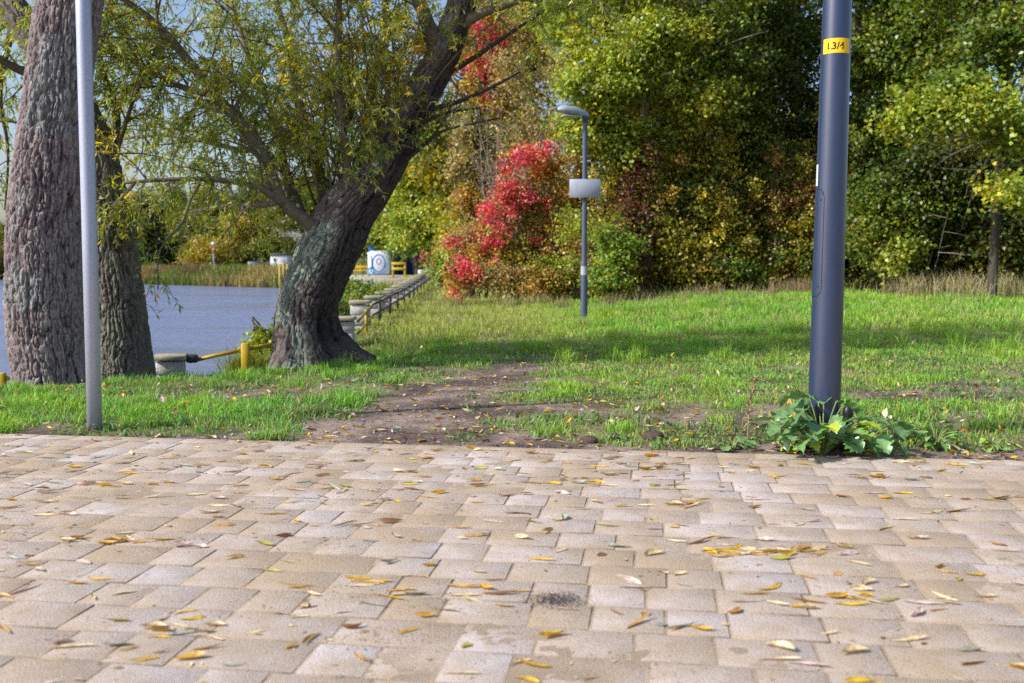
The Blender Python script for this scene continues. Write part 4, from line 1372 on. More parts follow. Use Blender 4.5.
# rough green growth on the near bank, below the rail and left of the low pillars
gb = MB()
for (x0, x1, y0, y1, n, L0, L1) in ((-3.1, -2.2, 11.0, 13.5, 6000, .10, .36), (-4.4, -3.0, 13.5, 30, 9000, .2, .6)):
    x, y = rng.uniform(x0, x1, n), rng.uniform(y0, y1, n)
    sd = lake_sd(x, y)
    k = (sd > -.75) & (sd < .75) & (fbm(x * 1.6, y * 1.6, 0, 81) > .36)
    x, y = x[k], y[k]
    c = mix(np.array([.14, .24, .04]), np.array([.30, .30, .06]), rng.random((len(x), 1)))
    v, q, t, c = blades(x, y, rng.uniform(L0, L1, len(x)), .02 * rng.uniform(.5, 1.4, len(x)), c, .6, np.maximum(H(x, y), WATER_Z))
    gb.add(v, q, t, c)
tag(gb.build('bank_growth', M['grass']), kind='stuff')
for (px, py, Y, r, lab) in ((352, 296, 20.5, .5, 'rounded green bush between the willow trunk and the low granite pillars'), (342, 315, 17.5, .32, 'small green bush low behind the willow trunk by the bank'),
                            (266, 345, 12.2, .22, 'yellow green bush on the bank left of the willow trunk')):
    c0 = at(px, py, Y)
    wood_tree('bank_bush', lab, 'bush', c0[0], c0[1], (.5, .02, 0, 0), [((c0[0], c0[1], c0[2]), (r, r, r * .8), int(160 * r / .4), G_LIGHT if 'yellow' in lab else G_FRESH),
              ((c0[0] + r * .6, c0[1], c0[2] - r * .3), (r * .7, r * .7, r * .6), int(90 * r / .4), G_LIGHT)], 14, (.05, .08), (.03, .05), spread=.09)

# ------------------------------------------------------------------ low granite pillars along the water with dark rails
PA, PB = np.array([-2.30, 13.6]), np.array([-4.0, 50.0])
ang = math.atan2(PB[1] - PA[1], PB[0] - PA[0]) - PI / 2
stations = [0.0]
while stations[-1] < 34: stations.append(stations[-1] + 2.3)
dirv = (PB - PA) / np.linalg.norm(PB - PA)
ordn = ['nearest', 'second', 'third', 'fourth', 'fifth', 'sixth', 'seventh', 'eighth', 'ninth', 'tenth', 'eleventh', 'twelfth', 'thirteenth', 'fourteenth', 'fifteenth', 'sixteenth', 'seventeenth', 'eighteenth']


def granite_pillar(x, y, z, label, rz, w_=.28, d_=.32, h_=.43, group='low granite pillars along the water'):
    root = empty('granite_pillar', (x, y, z), label, 'pillar', group, rz)
    mb = MB()
    for k in range(3):
        zz = -.12 + (h_ + .06) / 3 * (k + .5)
        mb.box((rng.normal(0, .004), rng.normal(0, .004), zz), (w_ + rng.normal(0, .008), d_ + rng.normal(0, .008), (h_ + .06) / 3 - .006), 0, .012, np.array([.52, .50, .50]) * rng.uniform(.8, 1.2))
    mb.build('shaft', M['stone'], root)
    mb = MB()
    mb.box((0, 0, h_ - .025 + .004), (w_ + .05, d_ + .06, .05), 0, .006, np.array([.40, .37, .26]) * rng.uniform(.9, 1.1))
    mb.build('cap', M['stone'], root)
    return root


for i, s in enumerate(stations):
    p = PA + dirv * s
    granite_pillar(p[0], p[1], float(H(p[0], p[1])), f'{ordn[i]} low granite pillar with mossy cap counting from the willow trunk', ang)
for i in range(len(stations) - 1):
    a_, b_ = PA + dirv * (stations[i] + .0), PA + dirv * (stations[i + 1] - .0)
    za, zb = float(H(*a_)), float(H(*b_))
    off = np.array([dirv[1], -dirv[0]]) * .20
    mid_ = (a_ + b_) / 2
    zm = float(H(*mid_))
    root = empty('dark_railing', (mid_[0], mid_[1], zm), f'dark pipe railing between the {ordn[i]} and {ordn[i + 1]} granite pillars from the willow', 'railing', 'pipe railings between the granite pillars')
    colr = (.30, .23, .03) if i == 0 else (.04, .035, .03)
    mb = MB()
    A3, B3, M3 = np.array([a_[0], a_[1], za + .37]) + np.append(off, 0), np.array([b_[0], b_[1], zb + .37]) + np.append(off, 0), np.array([mid_[0], mid_[1], zm + .29]) + np.append(off, 0)
    mb.tube(np.array([A3, B3]), .020, 8, colr)
    mb.tube(np.array([A3 + [0, 0, -.17], B3 + [0, 0, -.17]]), .016, 8, colr)
    o = mb.build('rail', M['paint'], root, True)
    mb = MB()
    mb.tube(np.array([M3 + [0, 0, -.32], M3 + [0, 0, .10]]), .024, 8, (.42, .31, .02) if i == 0 else colr)
    o2 = mb.build('post', M['paint'], root, True)
    rebase(root)

# block and yellow rail on the bank in front of the water (left of the willow)
p = at(171, 369, 10.6)
granite_pillar(p[0], p[1], float(at(171, 369, 10.6)[2]) - .21, 'single pale stone pillar with lichen cap beside the darker willow trunk', .25, .28, .28, .36, None)
YEL = (.58, .40, .012)
p1 = at(246, 371, 10.75); z1 = float(H(p1[0], p1[1]))
root = empty('yellow_railing', (p1[0], p1[1], z1), 'yellow post with rail sloping down to the pale stone pillar, left of the willow', 'railing')
mb = MB()
mb.box((p1[0], p1[1], at(246, 343, 10.75)[2] - .25), (.085, .085, .50), .1, .008, YEL)
mb.build('post', M['paint'], root)
mb = MB()
mb.tube(np.array([at(243, 350, 10.75), at(215, 355.5, 10.75), at(190, 361.5, 10.75)]), .022, 8, np.array(YEL) * .72)
mb.tube(np.array([at(249, 349, 10.75), at(262, 346.5, 10.9), at(275, 344, 11.1)]), .022, 8, np.array(YEL) * .72)
mb.build('rail', M['paint'], root, True)
mb = MB()
e = at(192, 358.5, 10.7)
mb.box(e, (.13, .1, .09), .3, .02, (.05, .045, .045))
mb.build('bracket', M['paint'], root)
rebase(root)
p1 = at(1, 386, 9.4); z1 = float(H(p1[0], p1[1]))
root = empty('yellow_railing', (p1[0], p1[1], z1), 'short yellow post and rail left of the thick furrowed trunk', 'railing')
mb = MB(); mb.box((p1[0], p1[1], at(1, 373, 9.4)[2] - .21), (.085, .085, .42), .1, .008, YEL); mb.build('post', M['paint'], root)
mb = MB(); mb.tube(np.array([at(3, 378.5, 9.4), at(20, 378, 9.45), at(60, 376, 9.6)]), .022, 8, np.array(YEL) * .8); mb.build('rail', M['paint'], root, True)
rebase(root)

# ------------------------------------------------------------------ the quay at the end of the pillars
qz = float(.52)
mb = MB()
mb.box((-7.4, 53.5, qz - .8), (5.2, 4.2, 1.6), -.12, .03, (.42, .39, .33))
mb.box((-4.9, 47.5, qz - .85), (1.4, 9.0, 1.55), -.04, .03, (.34, .29, .20))
o = mb.build('concrete_quay', M['stone'])
tag(o, 'pale concrete quay at the end of the row of granite pillars', 'quay')

root = empty('painted_cabinet', at(379.5, 276, 53.2) * [1, 1, 0] + [0, 0, qz], 'white and blue spray-painted cabinet with pale roof standing on the quay', 'cabinet')
mb = MB(); mb.box((0, 0, .62), (1.12, .8, 1.16), 0, .02, (.70, .74, .80)); mb.build('body', M['paint'], root)
mb = MB(); mb.box((0, 0, 1.245), (1.0, .84, .09), 0, .03, (.62, .72, .8), .8); mb.build('roof', M['paint'], root)
mb = MB(); mb.box((0, 0, .02), (1.16, .84, .08), 0, .01, (.12, .13, .12)); mb.build('plinth', M['stone'], root)
mb = MB()
BL = (.03, .16, .48)
yf = -.405
def ring(cx, cz, rx, rz_, w_, a0=0, a1=2 * PI, col=BL):
    th = np.linspace(a0, a1, 26)
    i_ = np.stack([cx + np.cos(th) * rx, np.full(26, yf), cz + np.sin(th) * rz_], 1)
    o_ = np.stack([cx + np.cos(th) * (rx + w_), np.full(26, yf), cz + np.sin(th) * (rz_ + w_)], 1)
    mb.add(np.stack([i_, o_], 1).reshape(-1, 3), grid_quads(26, 2, False), None, col)
ring(.02, .62, .30, .42, .06)
ring(.02, .72, .10, .13, .04)
ring(-.44, .6, .08, .4, .06, -PI / 2, PI / 2)
ring(.46, .35, .1, .2, .07, .2, 2.9, (.1, .35, .6))
ring(-.4, .2, .12, .12, .1, 0, 2 * PI, (.15, .45, .7))
ring(.02, .2, .3, .1, .05, PI, 2 * PI)
mb.build('spray_paint', M['print'], root)
mb = MB(); mb.box((-.42, .1, 1.4), (.34, .3, .32), 0, .04, (.04, .2, .5)); mb.build('lamp_box', M['paint'], root)

root = empty('yellow_rack', at(399, 279, 50) * [1, 1, 0] + [0, 0, qz - .06], 'yellow steel frame right of the painted cabinet', 'rack')
for sx in (-.3, .3):
    mb = MB(); mb.box((sx, 0, .3), (.1, .1, .75), 0, .01, YEL); mb.build('leg', M['paint'], root)
for zz in (.4, .66):
    mb = MB(); mb.box((0, -.052, zz), (.72, .06, .13), 0, .01, YEL); mb.build('slat', M['paint'], root)
root = empty('blue_container', at(404, 276, 56) * [1, 1, 0] + [0, 0, qz - .1], 'dark blue container in shadow behind the yellow frame', 'container')
mb = MB(); mb.box((0, 0, .7), (1.05, 1.0, 1.3), 0, .02, (.01, .015, .09)); mb.build('body', M['paint'], root)
mb = MB(); mb.box((0, 0, 1.385), (1.12, 1.08, .06), 0, .015, (.02, .03, .12)); mb.build('lid', M['paint'], root)
root = empty('yellow_bench', at(361, 274, 54.0) * [1, 1, 0] + [0, 0, qz], 'low yellow bench on the quay left of the painted cabinet', 'bench')
mb = MB(); mb.box((0, 0, .24), (1.4, .35, .06), 0, .01, YEL); mb.build('seat', M['paint'], root)
mb = MB(); mb.box((0, .18, .42), (1.4, .05, .16), 0, .01, np.array(YEL) * .9); mb.build('backrest', M['paint'], root)
for sx in (-.6, .6):
    mb = MB(); mb.box((sx, 0, .10), (.07, .3, .2), 0, .01, (.3, .25, .12)); mb.build('leg', M['paint'], root)
mb = MB()
p = at(427.5, 271, 52); zz = float(H(p[0], p[1]))
mb.tube(np.array([[p[0], p[1], zz - .1], [p[0], p[1], 1.35]]), .06, 10, (.5, .55, .62))
mb.tube(np.array([[p[0], p[1], 1.35], [p[0], p[1], 1.42]]), [.075, .05], 10, (.4, .45, .52))
tag(mb.build('metal_post', M['paint'], None, True), 'slim grey metal post at the far end of the pillars', 'post')
mb = MB()
p = at(421, 273, 50); zz = float(H(p[0], p[1]))
mb.tube(np.array([[p[0], p[1], zz - .1], [p[0], p[1], zz + .3], [p[0], p[1], zz + .36], [p[0], p[1], zz + .4]]), [.15, .15, .17, .08], 12, (.75, .7, .68))
tag(mb.build('white_bollard', M['paint'], None, True), 'short white bollard where the trail meets the quay', 'bollard')
mb = MB()
p = at(430.5, 272, 53); zz = float(H(p[0], p[1]))
mb.box((p[0], p[1], zz + .38), (.3, .12, .34), 0, .02, YEL); mb.box((p[0], p[1], zz + .08), (.07, .07, .5), 0, .01, (.2, .2, .2))
tag(mb.build('yellow_marker', M['paint']), 'small yellow marker beside the slim grey post', 'marker')

# mooring dolphin with yellow hoop
p = at(284, 286, 62)
root = empty('mooring_pile', (p[0], p[1], WATER_Z), 'dark mooring pile with yellow double hoop standing in the lake', 'mooring pile')
mb = MB(); mb.box((p[0] + .1, p[1], WATER_Z + .35), (.40, .3, 1.5), 0, .03, (.04, .035, .035)); mb.build('pile', M['stone'], root)
mb = MB()
for sx in (-.22, .02, .26):
    mb.tube(np.array([[p[0] + sx, p[1] - .18, WATER_Z + (-.3 if sx < 0 else .8)], [p[0] + sx, p[1] - .18, 1.12]]), .045, 8, (.6, .47, .12))
mb.tube(np.array([[p[0] - .22, p[1] - .18, 1.14], [p[0] + .26, p[1] - .18, 1.14]]), .045, 8, (.6, .47, .12))
mb.build('hoop', M['paint'], root, True)
rebase(root)
# far shore hut, cabinet and lamp
p = at(281, 268, 88); zz = float(H(p[0], p[1]))
root = empty('white_hut', (p[0], p[1], zz), 'small white hut with dark flat roof on the far shore', 'hut')
mb = MB(); mb.box((0, 0, .85), (1.5, 1.6, 1.9), 0, .02, (.62, .62, .66)); mb.build('wall', M['paint'], root)
mb = MB(); mb.box((0, 0, 1.86), (1.66, 1.8, .13), 0, .02, (.1, .09, .09)); mb.build('roof', M['paint'], root)
mb = MB(); mb.box((.25, -.805, .75), (.5, .03, 1.3), 0, .008, (.4, .41, .45)); mb.build('door', M['paint'], root)
p = at(253, 268, 88); zz = float(H(p[0], p[1]))
root = empty('grey_cabinet', (p[0], p[1], zz), 'blue grey cabinet with white plate on the far shore', 'cabinet')
mb = MB(); mb.box((0, 0, .6), (.8, .5, 1.25), 0, .02, (.16, .17, .24)); mb.build('body', M['paint'], root)
mb = MB(); mb.box((.05, -.258, .8), (.22, .02, .26), 0, .004, (.75, .76, .8)); mb.build('plate', M['label'], root)
p = at(214, 266, 92); zz = float(H(p[0], p[1]))
root = empty('shore_lamp', (p[0], p[1], zz), 'slim grey lamp with small orange sign on the far shore', 'lamp')
mb = MB(); mb.tube(np.array([[0, 0, -.2], [0, 0, 2.75]]), [.1, .07], 10, (.3, .34, .45)); mb.build('pole', M['paint'], root, True)
mb = MB(); mb.tube(np.array([[0, 0, 2.72], [0, 0, 2.8], [0, 0, 2.98], [0, 0, 3.05]]), [.07, .17, .17, .04], 12, (.7, .72, .75)); mb.build('lamp_head', M['paint'], root, True)
mb = MB(); mb.box((0, -.1, 2.25), (.22, .03, .5), 0, .005, (.55, .16, .03)); mb.build('sign_panel', M['paint'], root)

# ------------------------------------------------------------------ thin galvanised pole on the left
p = at(95, 433, 6.02)
pz = float(H(p[0], p[1]))
root = empty('metal_pole', (p[0], p[1], pz), 'thin galvanised grey steel pole at the paving edge on the left', 'pole')
mb = MB()
mb.tube(np.array([(0, 0, -.3), (0, 0, 1.2), (0, 0, 2.4), (.0, 0, 3.4)]), .0435, 40, (.4, .4, .4))
mb.build('shaft', M['zinc'], root, True)
root.rotation_euler = (0, math.radians(.25), 0)
mb = MB()
th = np.linspace(0, 2 * PI, 40, endpoint=False)
ring0 = np.stack([np.cos(th) * .0437, np.sin(th) * .0437, np.full(40, .02)], 1)
ring1 = np.stack([np.cos(th) * (.075 + .03 * vn(th * 2, 1)), np.sin(th) * (.075 + .03 * vn(th * 2, 2)), np.full(40, -.015)], 1)
mb.add(np.vstack([ring0, ring1]), grid_quads(2, 40, True)[:, ::-1], None, (.10, .075, .06))
mb.build('soil_collar', M['ground'], root)

# ------------------------------------------------------------------ dark lamp post on the right
p = np.array([1.735, 5.52])
pz = float(H(p[0], p[1]))
root = empty('lamp_post', (p[0], p[1], pz), 'dark navy lamp post with yellow number label rising from lobed weeds', 'lamp post')
R0, R1, HT = .0885, .0745, 2.6


def prad(z):
    return R0 + (R1 - R0) * z / HT


def shell(z0, z1, a0, a1, out_, nz=14, na=24, rnd=0.0):
    """curved sheet on the post; angle 0 faces the camera side, + to the right"""
    zs = np.linspace(z0, z1, nz); an = np.linspace(a0, a1, na)
    Z, A = np.meshgrid(zs, an, indexing='ij')
    if rnd > 0:
        arc = R0
        ha, hz = (a1 - a0) / 2 * arc, (z1 - z0) / 2
        uu_, vv_ = (A - (a0 + a1) / 2) * arc, Z - (z0 + z1) / 2
        ex = np.clip(np.abs(uu_) - (ha - rnd), 0, None); ez = np.clip(np.abs(vv_) - (hz - rnd), 0, None)
        l = np.hypot(ex, ez); k = np.where(l > rnd, rnd / (l + 1e-9), 1)
        uu_ = np.sign(uu_) * (np.minimum(np.abs(uu_), ha - rnd) + ex * k); vv_ = np.sign(vv_) * (np.minimum(np.abs(vv_), hz - rnd) + ez * k)
        A, Z = uu_ / arc + (a0 + a1) / 2, vv_ + (z0 + z1) / 2
    r = prad(Z) + out_
    return np.stack([np.sin(A) * r, -np.cos(A) * r, Z], -1).reshape(-1, 3), grid_quads(nz, na, False)


mb = MB()
zz = np.linspace(-.3, 4.4, 48)
mb.tube(np.stack([zz * 0, zz * 0, zz], 1), prad(zz), 72, (.1, .1, .1))
mb.build('shaft', M['navy'], root, True)
root.rotation_euler = (0, math.radians(.5), 0)
base = math.atan2(p[0], p[1])         # camera sees the post from this bearing
ca0 = -base                            # angle on the post that faces the camera
rz = math.radians
v, q = shell(.83, 1.42, ca0 + rz(-118), ca0 + rz(-24), .0009, 30, 40, .05)
mb = MB(); mb.add(v, q, None, (.012, .014, .03)); mb.build('door_gap', M['rubber'], root, True)
v, q = shell(.8335, 1.4165, ca0 + rz(-116), ca0 + rz(-26), .0017, 30, 40, .047)
mb = MB(); mb.add(v, q, None, (.1, .1, .1)); dr = mb.build('service_door', M['navy'], root, True)
for zb in (.89, 1.36):
    mb = MB()
    a_ = ca0 + rz(-38); r = prad(zb) + .0015
    c0 = np.array([math.sin(a_) * r, -math.cos(a_) * r, zb]); dn_ = np.array([math.sin(a_), -math.cos(a_), 0])
    mb.tube(np.array([c0, c0 + dn_ * .0025]), [.006, .005], 12, (.02, .02, .03))
    mb.build('lock', M['rubber'], dr, True)
v, q = shell(2.138, 2.216, ca0 + rz(-56), ca0 + rz(62), .0007, 6, 30)
mb = MB(); mb.add(v, q, None, (.86, .56, .015)); yl = mb.build('number_label', M['label'], root, True)
v, q = shell(1.437, 1.552, ca0 + rz(-86), ca0 + rz(-62), .0007, 6, 10)
mb = MB(); mb.add(v, q, None, (.72, .74, .78)); wl = mb.build('white_sticker', M['label'], root, True)
mb = MB()
for k in range(9):
    z_ = 1.447 + k * .0108 + (k % 3) * .001
    v, q = shell(z_, z_ + (.004 if k % 2 else .0022), ca0 + rz(-76), ca0 + rz(-67 - 2 * (k % 3)), .0012, 2, 5)
    mb.add(v, q, None, (.1, .1, .12))
mb.build('print', M['print'], wl)


def bent_text(txt, size, z, acen, out_, name, parent, col=(.01, .01, .01)):
    cu = bpy.data.curves.new(name, 'FONT')
    cu.body = txt; cu.size = size; cu.align_x = 'CENTER'; cu.resolution_u = 4; cu.offset = .0011
    ob = bpy.data.objects.new(name, cu)
    C.objects.link(ob)
    bpy.context.view_layer.update()
    me = bpy.data.meshes.new_from_object(ob.evaluated_get(bpy.context.evaluated_depsgraph_get()))
    bpy.data.objects.remove(ob)
    n_ = len(me.vertices)
    co = np.empty(n_ * 3, np.float32); me.vertices.foreach_get('co', co); co = co.reshape(-1, 3)
    Z = co[:, 1] + z
    r = prad(Z) + out_
    A = co[:, 0] / r + acen
    new = np.stack([np.sin(A) * r, -np.cos(A) * r, Z], 1).astype(np.float32)
    me.vertices.foreach_set('co', new.ravel())
    a = me.attributes.new('col', 'FLOAT_COLOR', 'POINT')
    cc = np.ones((n_, 4), np.float32); cc[:, :3] = col
    a.data.foreach_set('color', cc.ravel())
    me.materials.clear(); me.materials.append(M['print']); me.update()
    o = bpy.data.objects.new(name, me); C.objects.link(o); o.parent = parent
    return o


bent_text('L3/4', .052, 2.158, ca0 + rz(-1), .0013, 'lettering', yl)
# foot plate with capped anchor bolts
mb = MB()
zz = np.array([-.05, .045, .052, .055])
mb.tube(np.stack([zz * 0, zz * 0, zz], 1), [.165, .165, .16, .10], 48, (.03, .03, .04))
fl = mb.build('foot_plate', M['paint'], root, True)
for k in range(4):
    a_ = rz(52 + 90 * k)
    c0 = np.array([math.sin(a_) * .133, -math.cos(a_) * .133, .05])
    mb = MB()
    mb.tube(np.array([c0, c0 + [0, 0, .10], c0 + [0, 0, .115], c0 + [0, 0, .15], c0 + [0, 0, .175], c0 + [0, 0, .19], c0 + [0, 0, .2]]), [.015, .015, .026, .029, .024, .012, .004], 16, (.015, .015, .022))
    mb.build('anchor_bolt', M['rubber'], root, True)

# ------------------------------------------------------------------ far lamp with sign panel
LPX, LPY = at(584, 318, 17.2)[0], 17.2
lz = float(H(LPX, LPY))
root = empty('lamp_post', (LPX, LPY, lz), 'slim blue grey lamp with drooping head and blank sign panel by the wood', 'lamp post')
mb = MB()
ztop = float(at(584, 116, 17.2)[2]) - lz
zz = np.array([-.2, 0.0, .95, 1.0, 1.05, ztop - .02, ztop])
mb.tube(np.stack([zz * 0, zz * 0, zz], 1), [.060, .060, .057, .052, .046, .040, .040], 24, (.075, .095, .15))
mb.build('pole', M['paint'], root, True)
mb = MB()
sec = []
ns = 14
for (s_, hw, hh, zc) in ((.06, .03, .03, 0), (.04, .055, .05, .005), (-.02, .075, .062, .015), (-.18, .11, .082, .028), (-.36, .115, .075, .03), (-.46, .09, .055, .02), (-.50, .04, .02, .012)):
    th = np.linspace(0, 2 * PI, ns, endpoint=False)
    cz, sz = np.sign(np.cos(th)) * np.abs(np.cos(th)) ** .6, np.sign(np.sin(th)) * np.abs(np.sin(th)) ** .6
    sz = np.where(sz < 0, sz * .65, sz)
    sec.append(np.stack([np.full(ns, s_), cz * hw, zc - s_ * .12 + sz * hh], 1))
sec = np.array(sec)
mb.add(sec.reshape(-1, 3), grid_quads(len(sec), ns, True), None, (.34, .38, .44))
lh = mb.build('lamp_head', M['paint'], root, True)
lh.location = (0, 0, ztop + .01); lh.rotation_euler = (0, 0, .25)
mb = MB(); mb.box((-.24, 0, -.008), (.34, .15, .016), 0, .006, (.55, .57, .6)); gl = mb.build('lens', M['label'], lh); gl.location = (0, 0, -.012)
mb = MB(); mb.tube(np.array([[0, 0, -.1], [0, 0, .03]]), .055, 16, (.06, .07, .1)); cl = mb.build('collar', M['paint'], root, True); cl.location = (0, 0, ztop)
sz0, sz1 = at(584, 197.5, 17.1)[2] - lz, at(584, 179, 17.1)[2] - lz
mb = MB(); mb.box((0, -.075, (sz0 + sz1) / 2), (.53, .012, sz1 - sz0), 0, .003, (.36, .39, .46)); sg = mb.build('sign_panel', M['paint'], root)
for k in (-1, 1):
    mb = MB(); mb.tube(np.array([[0, 0, -.012], [0, 0, .012]]), .054, 16, (.3, .3, .33)); mb.box((0, -.055, 0), (.05, .03, .022), 0, .003, (.3, .3, .33))
    b = mb.build('bracket', M['paint'], root, True); b.location = (0, 0, (sz0 + sz1) / 2 + k * .1)
mb = MB()
th = np.linspace(-1.4, 1.0, 16)   # a worn sticker
zz0 = at(584, 275, 17.2)[2] - lz
mb.add(np.concatenate([np.stack([np.sin(th) * .0612, -np.cos(th) * .0612, np.full(16, z_)], 1) for z_ in (zz0, zz0 + .15)]), grid_quads(2, 16, False), None, (.40, .43, .48))
mb.build('sticker', M['label'], root)


# ------------------------------------------------------------------ plants on the soil strip
def lobed_leaf(L, W, lob, droop, fold, seed):
    """a toothed, lobed leaf along +x with a folded midrib and drooping tip"""
    r = np.random.default_rng(seed)
    t = np.linspace(0, 1, 25)
    body = np.sin(PI * t ** .75) ** .8
    saw = 1 - lob * (.5 + .5 * np.cos(t * 2 * PI * 4.0 + r.uniform(-.4, .4)))
    wid = np.clip(body * saw, .02, None) * W / 2
    ac = np.array([-1, -.5, 0, .5, 1])
    T, A = np.meshgrid(t, ac, indexing='ij')
    wobble = .10 * W * (vn(T * 5 + seed, A * 1.5 + 3) - .5) * 2
    x = T * L * np.cos(droop * T * .6) + np.abs(A) * wid[:, None] * .25
    y = A * wid[:, None]
    z = -np.sin(droop * T) * T * L * .55 + np.abs(A) * wid[:, None] * fold + wobble
    col = mix(np.array([.11, .27, .075]), np.array([.21, .41, .13]), (vn(T * 6, A * 3, seed) * .9)[..., None])
    col = np.where(np.abs(A)[..., None] < .1, np.array([.22, .32, .14]), col)
    return np.stack([x, y, z], -1).reshape(-1, 3), grid_quads(25, 5, False), col.reshape(-1, 3)


M['bigleaf'] = leaf_mat('weed_leaf', .22, .07, .35)


def weed(name, label, x, y, n, stem, LL, lob=.45, seed=0, tint=(1, 1, 1), spread=1.0, ups=(.35, 1.0), yfac=.25):
    r = np.random.default_rng(seed)
    z = float(H(x, y))
    root = empty(name, (x, y, z), label, 'weed')
    st = MB()
    for k in range(n):
        a_ = r.uniform(0, 2 * PI)
        el = r.uniform(*ups)
        l = r.uniform(*stem)
        d = np.array([math.cos(a_) * math.cos(el) * spread, math.sin(a_) * math.cos(el) * spread * .75, math.sin(el)])
        tip = d * l
        st.tube(resample(np.array([[0, 0, -.02], d * l * .5 + [0, 0, .03], tip]), .03), .004, 5, (.20, .26, .09), False)
        L = r.uniform(*LL)
        v, q, c = lobed_leaf(L, L * r.uniform(.65, .9), lob, r.uniform(.5, 1.5), r.uniform(.05, .45), seed * 100 + k)
        yaw = a_ + r.normal(0, .5); pit = r.uniform(-.3, .5); roll = r.normal(0, .35)
        cr_, sr_ = math.cos(roll), math.sin(roll)
        v = np.stack([v[:, 0], v[:, 1] * cr_ - v[:, 2] * sr_, v[:, 1] * sr_ + v[:, 2] * cr_], 1)
        cp, sp = math.cos(pit), math.sin(pit)
        v = np.stack([v[:, 0] * cp - v[:, 2] * sp, v[:, 1], v[:, 0] * sp + v[:, 2] * cp], 1)
        cw, sw = math.cos(yaw), math.sin(yaw)
        v = np.stack([v[:, 0] * cw - v[:, 1] * sw, v[:, 0] * sw + v[:, 1] * cw, v[:, 2]], 1) + tip
        v[:, 2] = np.maximum(v[:, 2], .008)
        tn = np.array(tint)
        if r.random() < yfac: tn = tn * np.array([2.6, 1.7, .5])
        mb = MB(); mb.add(v, q, None, np.clip(c * tn * r.uniform(.8, 1.2), 0, 1))
        mb.build('leaf', M['bigleaf'], root, True)
    st.build('stems', M['twig'], root, True)
    return root


weed('broad_weed', 'large dark green weed with lobed drooping leaves at the dark lamp post foot', 1.66, 5.29, 46, (.12, .33), (.12, .19), .40, 5, yfac=.14, ups=(.35, 1.35))
weed('broad_weed', 'lobed weed spreading right of the dark lamp post foot', 1.88, 5.33, 15, (.10, .26), (.11, .18), .5, 9, yfac=.1, ups=(.2, .8))
weed('small_weed', 'small yellow green leafy weed on the paving edge left of the post foot', 1.50, 5.33, 26, (.03, .10), (.03, .05), .3, 12, (2.0, 1.6, .8), yfac=.3)
weed('small_weed', 'low green weed on bare soil well right of the dark post', 2.32, 5.42, 34, (.05, .20), (.04, .07), .35, 14, (1.3, 1.25, .8), yfac=.1)
weed('small_weed', 'grey green rosette on the soil left of the dry stalk', 1.21, 5.42, 12, (.03, .09), (.06, .09), .2, 16, (1.1, 1.0, 1.0), ups=(.1, .6), yfac=0)
weed('small_weed', 'small toothed green weed at far right end of the soil strip', 2.62, 5.36, 14, (.03, .1), (.03, .06), .4, 18, (1.3, 1.2, .8), yfac=.1)
# dry stalk
mb = MB()
x0, y0 = 1.32, 5.55
z0 = float(H(x0, y0))
l = resample(np.array([(x0, y0, z0 - .02), (x0 + .005, y0, z0 + .15), (x0 + .02, y0 + .01, z0 + .27), (x0 + .045, y0, z0 + .38)]), .02)
mb.tube(l, np.linspace(.004, .002, len(l)), 5, (.36, .25, .15))
for k in range(60):
    i0 = int(rng.integers(len(l) * .4, len(l)))
    e = l[i0] + rng.normal(0, .016, 3) + np.array([0, 0, .012])
    mb.tube(np.array([l[i0], e, e + rng.normal(0, .005, 3)]), [.001, .004, .002], 4, np.array([.36, .24, .15]) * rng.uniform(.7, 1.3), False)
tag(mb.build('dry_stalk', M['twig'], None, True), 'dry brown seed stalk standing left of the dark post weeds', 'dry stalk')

# stones on the lawn and soil
def pebble(name, label, x, y, s, col, seed):
    r = np.random.default_rng(seed)
    n, m_ = 14, 9
    th = np.linspace(0, 2 * PI, n, endpoint=False); ph = np.linspace(.08, PI - .08, m_)
    P_, T_ = np.meshgrid(ph, th, indexing='ij')
    d = np.stack([np.sin(P_) * np.cos(T_), np.sin(P_) * np.sin(T_), np.cos(P_)], -1)
    rr = .8 + .5 * vn(d[..., 0] * 1.6 + seed, d[..., 1] * 1.6, d[..., 2] * 1.6)
    v = d * rr[..., None] * np.array([s, s * .7, s * .5])
    mb = MB(); mb.add(v.reshape(-1, 3), grid_quads(m_, n, True)[:, ::-1], None, col)
    o = mb.build(name, M['stone'], None, True)
    o.location = (x, y, float(H(x, y)) + s * .2)
    return tag(o, label, 'stone')


pebble('stone', 'pale stone lying in grass in front of the willow', at(356, 397, 7.63)[0], 7.63, .035, (.5, .42, .4), 3)
for k, (px, Y, s) in enumerate(((590, 5.62, .05), (655, 5.72, .065), (615, 5.75, .04))):
    pebble('soil_clod', ['dark soil clod left of the biggest clod near paving', 'biggest dark soil clod in the middle of the edge strip', 'small dark soil clod behind the two larger clods'][k], (px - 512) / F * Y, Y, s, (.10, .07, .06), 20 + k)

# ------------------------------------------------------------------ fallen leaves
LC = {'yellow': (.80, .52, .03), 'golden': (.62, .36, .03), 'ochre': (.52, .32, .10), 'straw coloured': (.74, .60, .34), 'pale pinkish': (.64, .52, .44), 'brown': (.28, .14, .06),
      'grey green': (.38, .44, .33), 'yellow green': (.42, .40, .06)}
LWT = [3.4, 2.6, 5, 7.5, 5.5, 2.0, 3, 1.2]
SHAPES = ('flat', 'curled', 'narrow', 'broad')
LM = {}


